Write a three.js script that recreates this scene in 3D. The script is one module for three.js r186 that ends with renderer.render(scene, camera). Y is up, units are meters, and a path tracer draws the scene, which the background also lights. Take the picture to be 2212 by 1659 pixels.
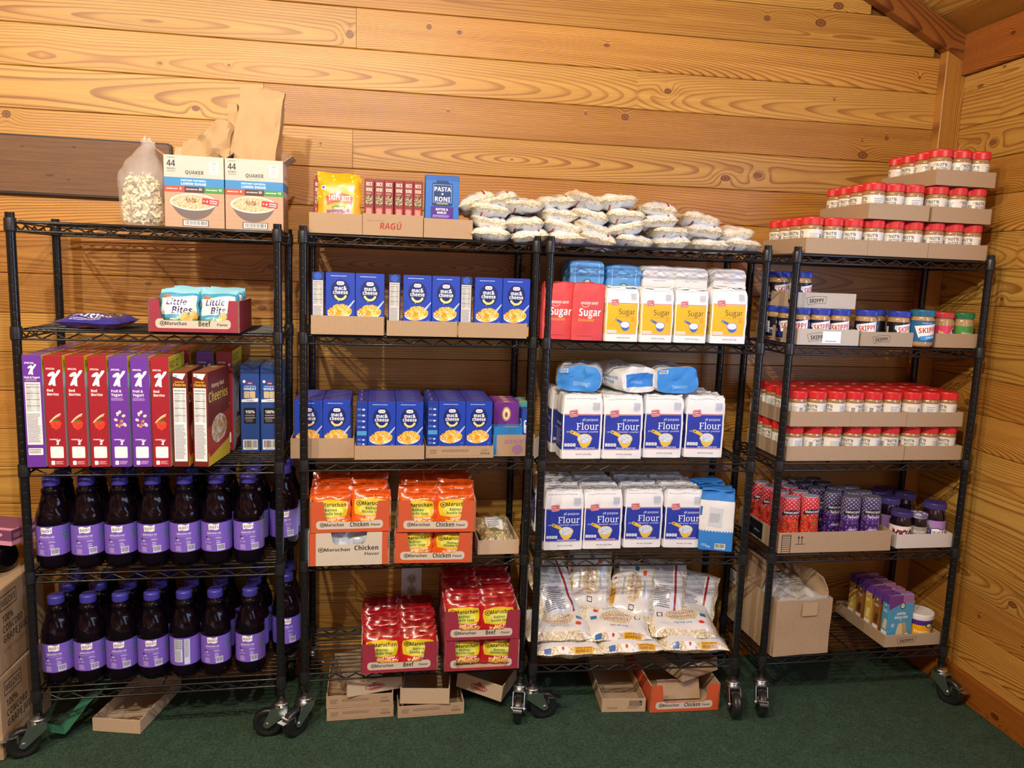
import * as THREE from 'three';
import { RectAreaLightUniformsLib } from 'three/addons/lights/RectAreaLightUniformsLib.js';
import { mergeGeometries, toCreasedNormals } from 'three/addons/utils/BufferGeometryUtils.js';

const D2R = Math.PI / 180, scene = new THREE.Scene();
// ---------- camera ----------
const camera = new THREE.PerspectiveCamera(52.943, 2212 / 1659, 0.05, 40);
camera.position.set(1.4703, 1.5312, 2.7417);
camera.rotation.set(-8.184 * D2R, -9.024 * D2R, 2.038 * D2R, 'YXZ');
scene.add(camera);
const renderer = new THREE.WebGLRenderer();
renderer.toneMapping = THREE.LinearToneMapping;
renderer.toneMappingExposure = 0.75;
renderer.shadowMap.enabled = true;
RectAreaLightUniformsLib.init();
// ---------- sky outside and the two windows' daylight ----------
scene.background = new THREE.Color(0.55, 0.75, 1.0);
const WIN = { z0: 1.05, z1: 2.25, y0: 0.95, y1: 2.1 }, WIN2 = { x0: 0.2, x1: 1.9, y0: 0.9, y1: 2.1 };
function rectLight(color, power, w, h, pos, target) {
  const l = new THREE.RectAreaLight(color, power, w, h); l.position.set(...pos); l.lookAt(...target); l.castShadow = true; scene.add(l); return l;
}
rectLight(0xa6c8ff, 9, WIN.z1 - WIN.z0, WIN.y1 - WIN.y0, [3.6, (WIN.y0 + WIN.y1) / 2, (WIN.z0 + WIN.z1) / 2], [0, 1.5, (WIN.z0 + WIN.z1) / 2]);
rectLight(0xa6c8ff, 1.5, WIN2.x1 - WIN2.x0, WIN2.y1 - WIN2.y0, [(WIN2.x0 + WIN2.x1) / 2, (WIN2.y0 + WIN2.y1) / 2, 5.2], [(WIN2.x0 + WIN2.x1) / 2, 1.5, 0]);
const LAMPS = [[-0.35, 2.8, 2.4], [0.75, 2.8, 2.4], [1.5, 2.75, 2.5]], LAMP_CD = 13.5, LAMP_COLOR = 0xfff5e6;

// ---------- small tools ----------
let seed = 7;
const rnd = () => ((seed = (seed * 1664525 + 1013904223) >>> 0) / 4294967296);
const rr = (a, b) => a + (b - a) * rnd(), pick = (a) => a[Math.floor(rnd() * a.length)];
const NT = Float32Array.from({ length: 65536 }, rnd), ss = (a, b, x) => { x = Math.min(1, Math.max(0, (x - a) / (b - a))); return x * x * (3 - 2 * x); };
function vn(x, y) {                                  // smooth value noise, 0..1
  const i = Math.floor(x), j = Math.floor(y); let u = x - i, v = y - j; u = u * u * (3 - 2 * u); v = v * v * (3 - 2 * v);
  const h = (a, b) => NT[((a * 73 + b * 9277 + (a & 255) * (b & 127)) & 65535)];
  return (h(i, j) * (1 - u) + h(i + 1, j) * u) * (1 - v) + (h(i, j + 1) * (1 - u) + h(i + 1, j + 1) * u) * v;
}
const used = {};
function numbered(n) { const k = used[n] = (used[n] ?? -1) + 1; return k ? n + '_' + String(k).padStart(3, '0') : n; }
function shade(o) { o.castShadow = o.receiveShadow = true; return o; }
function M(name, geo, mat, parent) { const m = shade(new THREE.Mesh(geo, mat)); m.name = name; parent.add(m); return m; }
function tag(o, label, category, group, kind) { Object.assign(o.userData, { label, category }); if (group) o.userData.group = group; if (kind) o.userData.kind = kind; return o; }
function thing(name, label, category, group) { const g = new THREE.Group(); g.name = numbered(name); scene.add(g); return tag(g, label, category, group); }
function structure(name, label) { const g = new THREE.Group(); g.name = numbered(name); scene.add(g); g.userData = { kind: 'structure', label, category: name.split('_')[0] }; return g; }
function dup(proto, label) { const o = proto.clone(); o.name = numbered(proto.name.replace(/_\d{3}$/, '')); o.userData = { ...proto.userData, label }; scene.add(o); return o; }
const protos = {};
function spawn(key, name, category, group, label, make) {        // first call builds the thing, later calls clone it
  if (protos[key]) { const o = dup(protos[key], label); if (group) o.userData.group = group; return o; }
  const t = thing(name, label, category, group); make(t); protos[key] = t; return t;
}
const ORD = ['first', 'second', 'third', 'fourth', 'fifth', 'sixth', 'seventh', 'eighth', 'ninth', 'tenth', 'eleventh', 'twelfth'];
// the four racks: x, z of the front left post, yaw; shelf deck heights
const RACK = [[0.4015, 0.3294, 1.713], [1.2014, 0.2851, 1.261], [1.9681, 0.2946, -1.619], [2.8029, 0.3128, 0.614]];
const DECK = [1.6315, 1.3235, 0.917, 0.5845, 0.2015], W = 0.7273, DEP = 0.3275;
const RN = ['leftmost rack', 'second rack', 'third rack', 'rightmost rack'], SN = ['top shelf', 'second shelf', 'third shelf', 'fourth shelf', 'bottom shelf'];
function put(o, r, s, lx, lz, dy = 0, rot = 0) {                  // place on deck s of rack r, in the rack's own frame
  const [x, z, a] = RACK[r], c = Math.cos(a * D2R), n = Math.sin(a * D2R);
  o.position.set(x + c * lx + n * lz, DECK[s] + dy, z - n * lx + c * lz); o.rotation.y = (a + rot) * D2R; return o;
}
// ---------- geometry tools ----------
const V = (x, y, z) => new THREE.Vector3(x, y, z);
function bx(w, h, d, x = 0, y = 0, z = 0) { const g = new THREE.BoxGeometry(w, h, d); g.translate(x, y, z); return g; }
function rod(a, b, r, n = 6) {
  const d = V(...b).sub(V(...a)), g = new THREE.CylinderGeometry(r, r, d.length(), n, 1);
  g.applyQuaternion(new THREE.Quaternion().setFromUnitVectors(V(0, 1, 0), d.clone().normalize())); g.translate((a[0] + b[0]) / 2, (a[1] + b[1]) / 2, (a[2] + b[2]) / 2); return g;
}
const lathe = (pts, n = 24) => new THREE.LatheGeometry(pts.map((p) => new THREE.Vector2(p[0], p[1])), n);
const merge = (a) => mergeGeometries(a.map((g) => (g.index ? g.toNonIndexed() : g)));
const ALL = [0, 0, 1, 1];
// chamfered carton standing on y = 0; faces: atlas rectangles [x0, y0, x1, y1] (y down) for front, back, left, right, top, bottom
function carton(w, h, d, F = {}, c = 0.0012) {
  const P = [], N = [], UV = [], x = w / 2, y = h / 2, z = d / 2;
  const face = (key, o, u, v, n) => {
    const [a, b, e, f] = F[key] ?? F.all ?? ALL, q = [[-1, -1], [1, -1], [1, 1], [-1, 1]].map(([i, j]) => [o[0] + u[0] * i + v[0] * j, o[1] + u[1] * i + v[1] * j, o[2] + u[2] * i + v[2] * j]);
    const t = [[a, 1 - f], [e, 1 - f], [e, 1 - b], [a, 1 - b]];
    for (const k of [0, 1, 2, 0, 2, 3]) { P.push(...q[k]); N.push(...n); UV.push(...t[k]); }
    return { q, t };
  };
  const X = x - c, Y = y - c, Z = z - c;
  const f = face('front', [0, 0, z], [X, 0, 0], [0, Y, 0], [0, 0, 1]), b = face('back', [0, 0, -z], [-X, 0, 0], [0, Y, 0], [0, 0, -1]);
  const r = face('right', [x, 0, 0], [0, 0, -Z], [0, Y, 0], [1, 0, 0]), l = face('left', [-x, 0, 0], [0, 0, Z], [0, Y, 0], [-1, 0, 0]);
  const t = face('top', [0, y, 0], [X, 0, 0], [0, 0, -Z], [0, 1, 0]), m = face('bottom', [0, -y, 0], [X, 0, 0], [0, 0, Z], [0, -1, 0]);
  const strip = (A, i, j, B, k, o) => {                          // chamfer between edge A(i,j) and edge B(k,o), A[i] near B[k]
    const a = A.q[i], e = A.q[j], g = B.q[o], hh = B.q[k], tu = [A.t[i], A.t[j], A.t[j], A.t[i]], q = [a, e, g, hh];
    const n = V(...e).sub(V(...a)).cross(V(...hh).sub(V(...a))).normalize(), mid = V(a[0] + g[0], a[1] + g[1], a[2] + g[2]), flip = n.dot(mid) < 0; if (flip) n.negate();
    for (const s of flip ? [0, 2, 1, 0, 3, 2] : [0, 1, 2, 0, 2, 3]) { P.push(...q[s]); N.push(n.x, n.y, n.z); UV.push(...tu[s]); }
  };
  strip(f, 1, 2, r, 0, 3); strip(f, 0, 3, l, 1, 2); strip(b, 0, 3, r, 1, 2); strip(b, 1, 2, l, 0, 3);
  strip(f, 3, 2, t, 0, 1); strip(r, 3, 2, t, 1, 2); strip(b, 3, 2, t, 2, 3); strip(l, 3, 2, t, 3, 0);
  strip(f, 0, 1, m, 3, 2); strip(r, 0, 1, m, 2, 1); strip(b, 0, 1, m, 1, 0); strip(l, 0, 1, m, 0, 3);
  const g = new THREE.BufferGeometry();
  for (const [k, a, s] of [['position', P, 3], ['normal', N, 3], ['uv', UV, 2]]) g.setAttribute(k, new THREE.Float32BufferAttribute(a, s));
  g.translate(0, y, 0); return g;
}
// subdivided box with atlas faces, bent by fn(p) (p in -1..1 cube coords plus p.n face name), base at y = 0
function soft(w, h, d, F, fn, seg = [8, 12, 6], crease = 0.9) {
  const parts = [];
  const defs = { front: [[1, 0, 0], [0, 1, 0], [0, 0, 1], seg[0], seg[1]], back: [[-1, 0, 0], [0, 1, 0], [0, 0, -1], seg[0], seg[1]], right: [[0, 0, -1], [0, 1, 0], [1, 0, 0], seg[2], seg[1]], left: [[0, 0, 1], [0, 1, 0], [-1, 0, 0], seg[2], seg[1]], top: [[1, 0, 0], [0, 0, -1], [0, 1, 0], seg[0], seg[2]], bottom: [[1, 0, 0], [0, 0, 1], [0, -1, 0], seg[0], seg[2]] };
  for (const k in defs) {
    const [u, v, n, nu, nv] = defs[k], [a, b, e, f] = F[k] ?? F.all ?? ALL, P = [], UV = [], I = [];
    for (let j = 0; j <= nv; j++) for (let i = 0; i <= nu; i++) {
      const s = (i / nu) * 2 - 1, t = (j / nv) * 2 - 1, c = [0, 1, 2].map((q) => u[q] * s + v[q] * t + n[q]), p = V(c[0] * w / 2, (c[1] + 1) * h / 2, c[2] * d / 2);
      fn(p, c); P.push(p.x, p.y, p.z); UV.push(a + (e - a) * (s + 1) / 2, 1 - (f - (f - b) * (t + 1) / 2));
    }
    for (let j = 0; j < nv; j++) for (let i = 0; i < nu; i++) { const o = j * (nu + 1) + i; I.push(o, o + 1, o + nu + 2, o, o + nu + 2, o + nu + 1); }
    const g = new THREE.BufferGeometry(); g.setAttribute('position', new THREE.Float32BufferAttribute(P, 3)); g.setAttribute('uv', new THREE.Float32BufferAttribute(UV, 2)); g.setIndex(I); g.computeVertexNormals(); parts.push(g);
  }
  return toCreasedNormals(mergeGeometries(parts), crease);
}
const wr = (p, k, s, o = 0) => (vn(p.x * k + o * 7 + 50, p.y * k + p.z * k * 0.7 + 50 + o) - 0.5) * s;      // wrinkles
// a filled flat bag, centred, w along x, h along y, thickness along z; crimped fins at top and bottom
function pillow(w, h, t, { front = ALL, back = ALL, fin = 0.07, lump = 0.1, o = 0, nx = 14, ny = 18, crimp = 0.0015, sq = 4 } = {}) {
  const parts = [];
  for (const s of [1, -1]) {
    const P = [], UV = [], I = [], [a, b, e, f] = s > 0 ? front : back;
    for (let j = 0; j <= ny; j++) for (let i = 0; i <= nx; i++) {
      const u = (i / nx) * 2 - 1, v = (j / ny) * 2 - 1, vv = Math.min(1, Math.abs(v) / (1 - fin)), full = Math.sqrt(Math.max(0, 1 - Math.pow(Math.abs(u), sq))) * Math.sqrt(Math.max(0, 1 - Math.pow(vv, sq)));
      const k = 1 + (vn(u * 2.2 + o * 3.1 + 20, v * 2.6 + o * 5.7 + s + 20) - 0.5) * lump * 4;
      const pinch = 1 - 0.06 * full + 0.03 * Math.sin(v * 9 + o) * (1 - full);
      let z = s * (t / 2) * full * k + (Math.abs(v) > 1 - fin ? Math.sin(u * 40) * crimp : 0) + (vn(u * 5 + o, v * 5 + o * 2 + s * 9 + 40) - 0.5) * t * lump * 0.7 * (full > 0 ? 1 : 0.4);
      P.push(u * w / 2 * pinch, v * h / 2 * (1 - 0.05 * full * 0 + 0.02 * Math.sin(u * 5 + o * 2)), z); UV.push(a + (e - a) * ((s > 0 ? u : -u) + 1) / 2, 1 - (f - (f - b) * (v + 1) / 2));
    }
    for (let j = 0; j < ny; j++) for (let i = 0; i < nx; i++) { const q = j * (nx + 1) + i; s > 0 ? I.push(q, q + 1, q + nx + 2, q, q + nx + 2, q + nx + 1) : I.push(q, q + nx + 2, q + 1, q, q + nx + 1, q + nx + 2); }
    const g = new THREE.BufferGeometry(); g.setAttribute('position', new THREE.Float32BufferAttribute(P, 3)); g.setAttribute('uv', new THREE.Float32BufferAttribute(UV, 2)); g.setIndex(I); parts.push(g);
  }
  const g = mergeGeometries(parts); g.computeVertexNormals(); return g;
}
// ---------- texture tools ----------
const canvasTex = (c, rep) => { const t = new THREE.CanvasTexture(c); t.colorSpace = THREE.SRGBColorSpace; t.anisotropy = 8; if (rep) t.wrapS = t.wrapT = THREE.RepeatWrapping; return t; };
function cv(w, h, f, rep) { const c = document.createElement('canvas'); c.width = w; c.height = h; const g = c.getContext('2d'); f(g, w, h); return canvasTex(c, rep); }
function tx(g, s, x, y, px, col = '#fff', { a = 'center', b = 'bold ', f = 'sans-serif', w, sk = 0, rot = 0, st, sw } = {}) {
  g.save(); g.translate(x, y); if (rot) g.rotate(rot); if (sk) g.transform(1, 0, sk, 1, 0, 0); g.font = b + px + 'px ' + f; g.textAlign = a; g.textBaseline = 'middle';
  if (w) { const m = g.measureText(s).width; if (m > 0) g.scale(w / m, 1); }
  if (st) { g.strokeStyle = st; g.lineWidth = sw; g.lineJoin = 'round'; g.strokeText(s, 0, 0); } g.fillStyle = col; g.fillText(s, 0, 0); g.restore();
}
const rc = (g, col, x, y, w, h) => { g.fillStyle = col; g.fillRect(x, y, w, h); };
const el = (g, col, x, y, a, b = a, r = 0) => { g.fillStyle = col; g.beginPath(); g.ellipse(x, y, a, b, r, 0, 7); g.fill(); };
const poly = (g, col, pts) => { g.fillStyle = col; g.beginPath(); pts.forEach(([x, y], i) => (i ? g.lineTo(x, y) : g.moveTo(x, y))); g.closePath(); g.fill(); };
const rrect = (g, col, x, y, w, h, r) => { g.fillStyle = col; g.beginPath(); g.roundRect(x, y, w, h, r); g.fill(); };
function small(g, col, x, y, w, h, n) { for (let i = 0; i < n; i++) { let q = x; const e = x + w * rr(0.75, 1), yy = y + (i * h) / n, t = Math.max(1, (h / n) * 0.45); while (q < e) { const l = rr(0.02, 0.09) * w + 2; rc(g, col, q, yy, Math.min(l, e - q), t); q += l + Math.max(1.5, w * 0.015); } } }
function bars(g, x, y, w, h, dark = '#222', light = '#f2f2ee') { rc(g, light, x, y, w, h); let q = x + w * 0.06; while (q < x + w * 0.93) { const l = rr(0.008, 0.03) * w; rc(g, dark, q, y + h * 0.08, l, h * 0.72); q += l + rr(0.01, 0.03) * w; } small(g, dark, x + w * 0.15, y + h * 0.86, w * 0.7, h * 0.1, 1); }
function nutri(g, x, y, w, h, paper = '#e8ecee') { rc(g, paper, x, y, w, h); tx(g, 'Nutrition Facts', x + w / 2, y + h * 0.035, h * 0.035, '#222', { w: w * 0.86 }); for (let i = 0; i < 16; i++) { const yy = y + h * (0.07 + i * 0.025); rc(g, '#444', x + w * 0.06, yy, w * 0.88, i % 4 ? 1 : 3); small(g, '#555', x + w * 0.07, yy + 4, w * rr(0.3, 0.5), h * 0.014, 1); small(g, '#555', x + w * 0.72, yy + 4, w * 0.2, h * 0.014, 1); } small(g, '#667', x + w * 0.06, y + h * 0.5, w * 0.88, h * 0.47, 24); }
const speck = (g, n, x, y, w, h, cols, r0, r1) => { for (let i = 0; i < n; i++) el(g, pick(cols), x + rnd() * w, y + rnd() * h, rr(r0, r1), rr(r0, r1) * 0.6, rnd() * 3); };
const std = (o) => new THREE.MeshStandardMaterial(o), phy = (o) => new THREE.MeshPhysicalMaterial(o);
const print = (map, roughness = 0.42) => std({ map, roughness });
const lin = (r, g, b) => new THREE.Color().setRGB(r, g, b);
function dataTex(w, h, f, color = true) {
  const d = new Uint8Array(w * h * 4), c = [0, 0, 0];
  for (let j = 0, k = 0; j < h; j++) for (let i = 0; i < w; i++, k += 4) { f(i, j, c); d[k] = c[0]; d[k + 1] = c[1]; d[k + 2] = c[2]; d[k + 3] = 255; }
  const t = new THREE.DataTexture(d, w, h); t.magFilter = THREE.LinearFilter; t.minFilter = THREE.LinearMipmapLinearFilter; t.generateMipmaps = true; t.wrapS = t.wrapT = THREE.RepeatWrapping; if (color) t.colorSpace = THREE.SRGBColorSpace; t.anisotropy = 8; t.needsUpdate = true; return t;
}
// ---------- pine: twelve board strips per sheet, each 4 m x 0.14 m ----------
const STR = 12, SH = 170;
function woodSheet(sd, red) {
  seed = sd;
  const S = Array.from({ length: STR }, () => ({
    yc: rr(-0.03, 0.17), a: rr(-0.05, 0.05), b: rr(-0.035, 0.035), sp: rr(0.0046, 0.0098), o: rr(0, 90), tone: rr(-0.22, 0.08), dark: rr(0.55, 1), warm: rr(0, 1),
    knots: Array.from({ length: 3 + Math.floor(rnd() * 7) }, () => [rr(0.05, 3.95), rr(0.012, 0.12), rr(0.003, 0.0125), rr(0.7, 1.8)]),
  }));
  return dataTex(2048, STR * SH, (i, j, c) => {
    const s = S[Math.floor(j / SH)], x = (i / 2048) * 4, y = ((j % SH) / SH) * 0.14;
    const wv = Math.abs(((x / 4) * 2) % 2 - 1) * 2;        // folds so that both ends meet
    let h = s.a + s.b * wv * 2 + (vn(wv * 1.3 + s.o, 3) - 0.5) * 0.05, d = Math.hypot((y - s.yc) * 0.9, h), kn = 0, kc = 0;
    d += (vn(wv * 2.5 + s.o, y * 14) - 0.5) * 0.006 + (vn(wv * 9 + s.o, y * 30 + 7) - 0.5) * 0.0016;
    for (const [kx, ky, r, st] of s.knots) { const dx = x - kx; if (dx > 0.25 || dx < -0.25) continue; const e = Math.hypot(dx / st, y - ky); d += 0.014 * Math.exp(-((e / (r * 3)) ** 2)) * (r / 0.008); if (e < r * 1.25) { kn = Math.max(kn, ss(r * 1.25, r * 0.85, e)); kc = e / r; } }
    const f = (d / s.sp) % 1, late = ss(0.5, 0.93, f) * (1 - ss(0.95, 1, f)) * s.dark * (0.55 + 0.45 * vn(x * 3 + s.o, y * 40));
    const fib = (vn(x * 14 + s.o, y * 1400) - 0.5) * 0.1 + (vn(x * 2 + s.o, y * 60) - 0.5) * 0.08 + s.tone * 0.6;
    let R = 192 + fib * 210, G = 150 - s.warm * 13 + fib * 205, B = 72 - s.warm * 14 + fib * 150;
    const m = late * 0.9; R += (108 - R) * m; G += (58 - G) * m; B += (14 - B) * m;
    if (red) { R *= 0.9; G *= 0.8; B *= 0.75; }
    if (kn) { const q = 0.5 + 0.5 * Math.cos(kc * 13), dk = Math.max(ss(0.72, 1, kc) * (1 - ss(1.05, 1.2, kc)), ss(0.3, 0.1, kc)) * 0.9; R += (138 - 82 * dk - 26 * q - R) * kn * 0.9; G += (80 - 54 * dk - 18 * q - G) * kn * 0.9; B += (36 - 24 * dk - 9 * q - B) * kn * 0.9; }
    c[0] = Math.max(0, Math.min(255, R)); c[1] = Math.max(0, Math.min(255, G)); c[2] = Math.max(0, Math.min(255, B));
  });
}
const PINE = [woodSheet(11, false), woodSheet(29, false)].map((map) => phy({ map, roughness: 0.5, clearcoat: 0.12, clearcoatRoughness: 0.35 }));
const PINE_DARK = phy({ map: PINE[1].map, color: lin(0.5, 0.36, 0.3), roughness: 0.45 });
// one board: length along x, height along y, face toward +z, chamfered long edges (a V joint), uv into a strip
const boardCache = {};
function boardGeo(len, hgt, strip, u0, th = 0.018) {
  const c = 0.0024, P = [], UV = [], I = [], prof = [[-hgt / 2, -c], [-hgt / 2 + c, 0], [hgt / 2 - c, 0], [hgt / 2, -c]];
  const v = (y) => (strip * SH + SH * (0.03 + 0.94 * (y / hgt + 0.5))) / (STR * SH);
  for (const x of [0, len]) for (const [y, z] of prof) { P.push(x, y, z); UV.push(u0 + x / 4, v(y)); }
  for (let k = 0; k < 3; k++) I.push(k, k + 4, k + 5, k, k + 5, k + 1);
  const b = P.length / 3; for (const x of [0, len]) for (const y of [-hgt / 2, hgt / 2]) { P.push(x, y, -th); UV.push(u0 + x / 4, v(y)); }   // back corners 8..11
  I.push(8, 10, 4, 8, 4, 0, 3, 7, 11, 3, 11, 9, 8, 9, 11, 8, 11, 10, 8, 0, 1, 8, 1, 2, 8, 2, 3, 8, 3, 9, 10, 5, 4, 10, 6, 5, 10, 7, 6, 10, 11, 7);
  const g = new THREE.BufferGeometry(); g.setAttribute('position', new THREE.Float32BufferAttribute(P, 3)); g.setAttribute('uv', new THREE.Float32BufferAttribute(UV, 2)); g.setIndex(I); return toCreasedNormals(g, 0.3);
}
let bn = 0;
function board(parent, len, hgt, pos, rotY = 0, rotX = 0, sheet, strip, u0) {
  const k = bn++; const m = M('plank', boardGeo(len - 0.0012, hgt, strip ?? (k * 5 + 3) % STR, u0 ?? ((k * 0.37) % 1)), PINE[sheet ?? (k >> 1) % 2], parent); m.position.set(...pos); m.rotation.set(rotX, rotY, 0, 'YXZ'); return m;
}
const ZW = -0.085, XR = 3.622, XL = -3.0, ZF = 5.25, YK = 2.272, PIT = 0.1331, RIDGE = 0.3, EAVE = 2.485, SLOPE = 0.478;
const roofY = (x) => (x > RIDGE ? EAVE + (XR - x) * SLOPE : EAVE + (XR - RIDGE) * SLOPE - (RIDGE - x) * SLOPE);
seed = 91;
{ // back wall (gable): boards k = -14 .. 17
  const w = structure('wall_back', 'back wall of horizontal knotty pine boards'), joints = { '-1': [1.339], 1: [1.033], 2: [1.329], 8: [2.1], 14: [1.352], 11: [0.2], 5: [-0.4], 16: [2.2] };
  for (let k = -14; k <= 17; k++) {
    const yt = YK - k * PIT + 0.0, yb = Math.max(0, yt - PIT), y = (yt + yb) / 2, h = yt - yb; if (h < 0.02) continue;
    let x0 = XL, x1 = XR; if (yt > EAVE) { x1 = Math.min(XR, XR - (yt - EAVE) / SLOPE); x0 = RIDGE - (x1 - RIDGE); } if (x1 - x0 < 0.3) continue;
    const cuts = [x0, ...[...(joints[k] ?? []), -1.2 + ((k * 37 + 370) % 9) * 0.1].filter((c) => c > x0 + 0.1 && c < x1 - 0.1).sort((p, q) => p - q), x1];
    for (let i = 0; i + 1 < cuts.length; i++) board(w, cuts[i + 1] - cuts[i], h - 0.0015, [cuts[i], y, ZW]);
  }
  M('sheathing', bx(XR - XL, EAVE, 0.03, (XR + XL) / 2, EAVE / 2, ZW - 0.035), PINE_DARK, w);
  const gb = new THREE.Shape(); gb.moveTo(XL, EAVE - 0.01); gb.lineTo(XR, EAVE - 0.01); gb.lineTo(RIDGE, roofY(RIDGE)); gb.closePath();
  const gg = new THREE.ExtrudeGeometry(gb, { depth: 0.02, bevelEnabled: false }); gg.translate(0, 0, ZW - 0.045); M('gable_sheathing', gg, PINE_DARK, w);
}
{ // right wall, with a window beyond the picture's edge
  const w = structure('wall_right', 'right side wall of horizontal knotty pine boards');
  for (let k = 0; k <= 17; k++) {
    const yt = YK - k * PIT, yb = Math.max(0, yt - PIT), y = (yt + yb) / 2, h = yt - yb; if (h < 0.02) continue;
    const spans = y > WIN.y0 && y < WIN.y1 ? [[ZW, WIN.z0], [WIN.z1, ZF]] : [[ZW, 2.6 + (k % 3) * 0.2], [2.6 + (k % 3) * 0.2, ZF]];
    for (const [a, b] of spans) board(w, b - a, h - 0.0015, [XR, y, b].map((q, i) => (i === 2 ? a : q)), -Math.PI / 2);
  }
  board(w, ZF - ZW, 0.062, [XR, 2.303, ZW], -Math.PI / 2);
  for (const [y0, y1, z0, z1] of [[0, WIN.y0, ZW, ZF], [WIN.y1, EAVE, ZW, ZF], [WIN.y0, WIN.y1, ZW, WIN.z0], [WIN.y0, WIN.y1, WIN.z1, ZF]]) M('sheathing', bx(0.03, y1 - y0, z1 - z0, XR + 0.035, (y0 + y1) / 2, (z0 + z1) / 2), PINE_DARK, w);
}
function windowUnit(name, label, w, h) {
  const g = structure(name, label), m = std({ color: 0xe8e4da, roughness: 0.5 });
  for (const s of [-1, 1]) { M('window_jamb', bx(0.05, h, 0.09, s * (w / 2 - 0.025), 0, 0), m, g); M('window_rail', bx(w - 0.1, 0.05, 0.09, 0, s * (h / 2 - 0.025), 0), m, g); }
  M('window_mullion', bx(0.03, h - 0.1, 0.03, 0, 0, 0), m, g); M('window_pane', bx(w - 0.1, h - 0.1, 0.004), phy({ color: 0xffffff, transmission: 1, roughness: 0, thickness: 0 }), g); return g;
}
{ const a = windowUnit('window_1', 'window in the right side wall', WIN.z1 - WIN.z0, WIN.y1 - WIN.y0); a.position.set(XR + 0.03, (WIN.y0 + WIN.y1) / 2, (WIN.z0 + WIN.z1) / 2); a.rotation.y = Math.PI / 2;
  const b = windowUnit('window_2', 'window in the wall behind the viewer', WIN2.x1 - WIN2.x0, WIN2.y1 - WIN2.y0); b.position.set((WIN2.x0 + WIN2.x1) / 2, (WIN2.y0 + WIN2.y1) / 2, ZF + 0.03); }
{ // left and front walls, out of view
  const w = structure('wall_left', 'left side wall of pine boards'); for (let k = 0; k <= 18; k++) board(w, ZF - ZW, Math.min(PIT, EAVE - k * PIT), [XL, k * PIT + Math.min(PIT, EAVE - k * PIT) / 2, ZF], Math.PI / 2);
  M('sheathing', bx(0.03, EAVE, ZF - ZW, XL - 0.035, EAVE / 2, (ZF + ZW) / 2), PINE_DARK, w);
  const f = structure('wall_front', 'wall behind the viewer'); const pm = PINE[0];
  for (const [x0, x1, y0, y1] of [[XL, WIN2.x0, 0, EAVE], [WIN2.x1, XR, 0, EAVE], [WIN2.x0, WIN2.x1, 0, WIN2.y0], [WIN2.x0, WIN2.x1, WIN2.y1, EAVE]]) M('sheathing', bx(x1 - x0, y1 - y0, 0.05, (x0 + x1) / 2, (y0 + y1) / 2, ZF + 0.03), pm, f);
  const gb = new THREE.Shape(); gb.moveTo(XL, EAVE - 0.01); gb.lineTo(XR, EAVE - 0.01); gb.lineTo(RIDGE, roofY(RIDGE)); gb.closePath();
  const gg = new THREE.ExtrudeGeometry(gb, { depth: 0.03, bevelEnabled: false }); gg.translate(0, 0, ZF + 0.01); M('gable_sheathing', gg, pm, f);
}
{ // ceiling: boards running along z on both slopes
  const c = structure('ceiling', 'sloping ceiling of pine boards'), L = Math.hypot(XR - RIDGE, (XR - RIDGE) * SLOPE), an = Math.atan(SLOPE), n = Math.ceil(L / PIT);
  for (let i = 0; i < n; i++) for (const s of [1, -1]) {
    const d = (i + 0.5) * PIT, x = s > 0 ? XR - d * Math.cos(an) : 2 * RIDGE - XR + d * Math.cos(an), y = EAVE + d * Math.sin(an);
    const k = bn++, m = M('plank', boardGeo(ZF - ZW, PIT - 0.0015, (k * 7) % STR, (k * 0.23) % 1), PINE[k % 2], c); m.matrixAutoUpdate = true; m.position.set(x, y, s > 0 ? ZW : ZF);
    m.quaternion.setFromRotationMatrix(new THREE.Matrix4().makeBasis(V(0, 0, s), V(s * -Math.cos(an), Math.sin(an), 0).multiplyScalar(1), V(-s * Math.sin(an), -Math.cos(an), 0)));
  }
  for (const s of [1, -1]) { const g = bx(L, 0.03, ZF - ZW + 0.2, 0, 0, 0), m = M('roof_deck', g, PINE_DARK, c), cx = RIDGE + s * (XR - RIDGE) / 2; m.position.set(cx + s * 0.02, roofY(cx) + 0.045, (ZF + ZW) / 2); m.rotation.z = -s * an; }
}
const beamMat = phy({ map: PINE[1].map, color: lin(0.42, 0.27, 0.2), roughness: 0.5 }), plateMat = phy({ map: PINE[0].map, color: lin(0.62, 0.4, 0.26), roughness: 0.4 });
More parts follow.
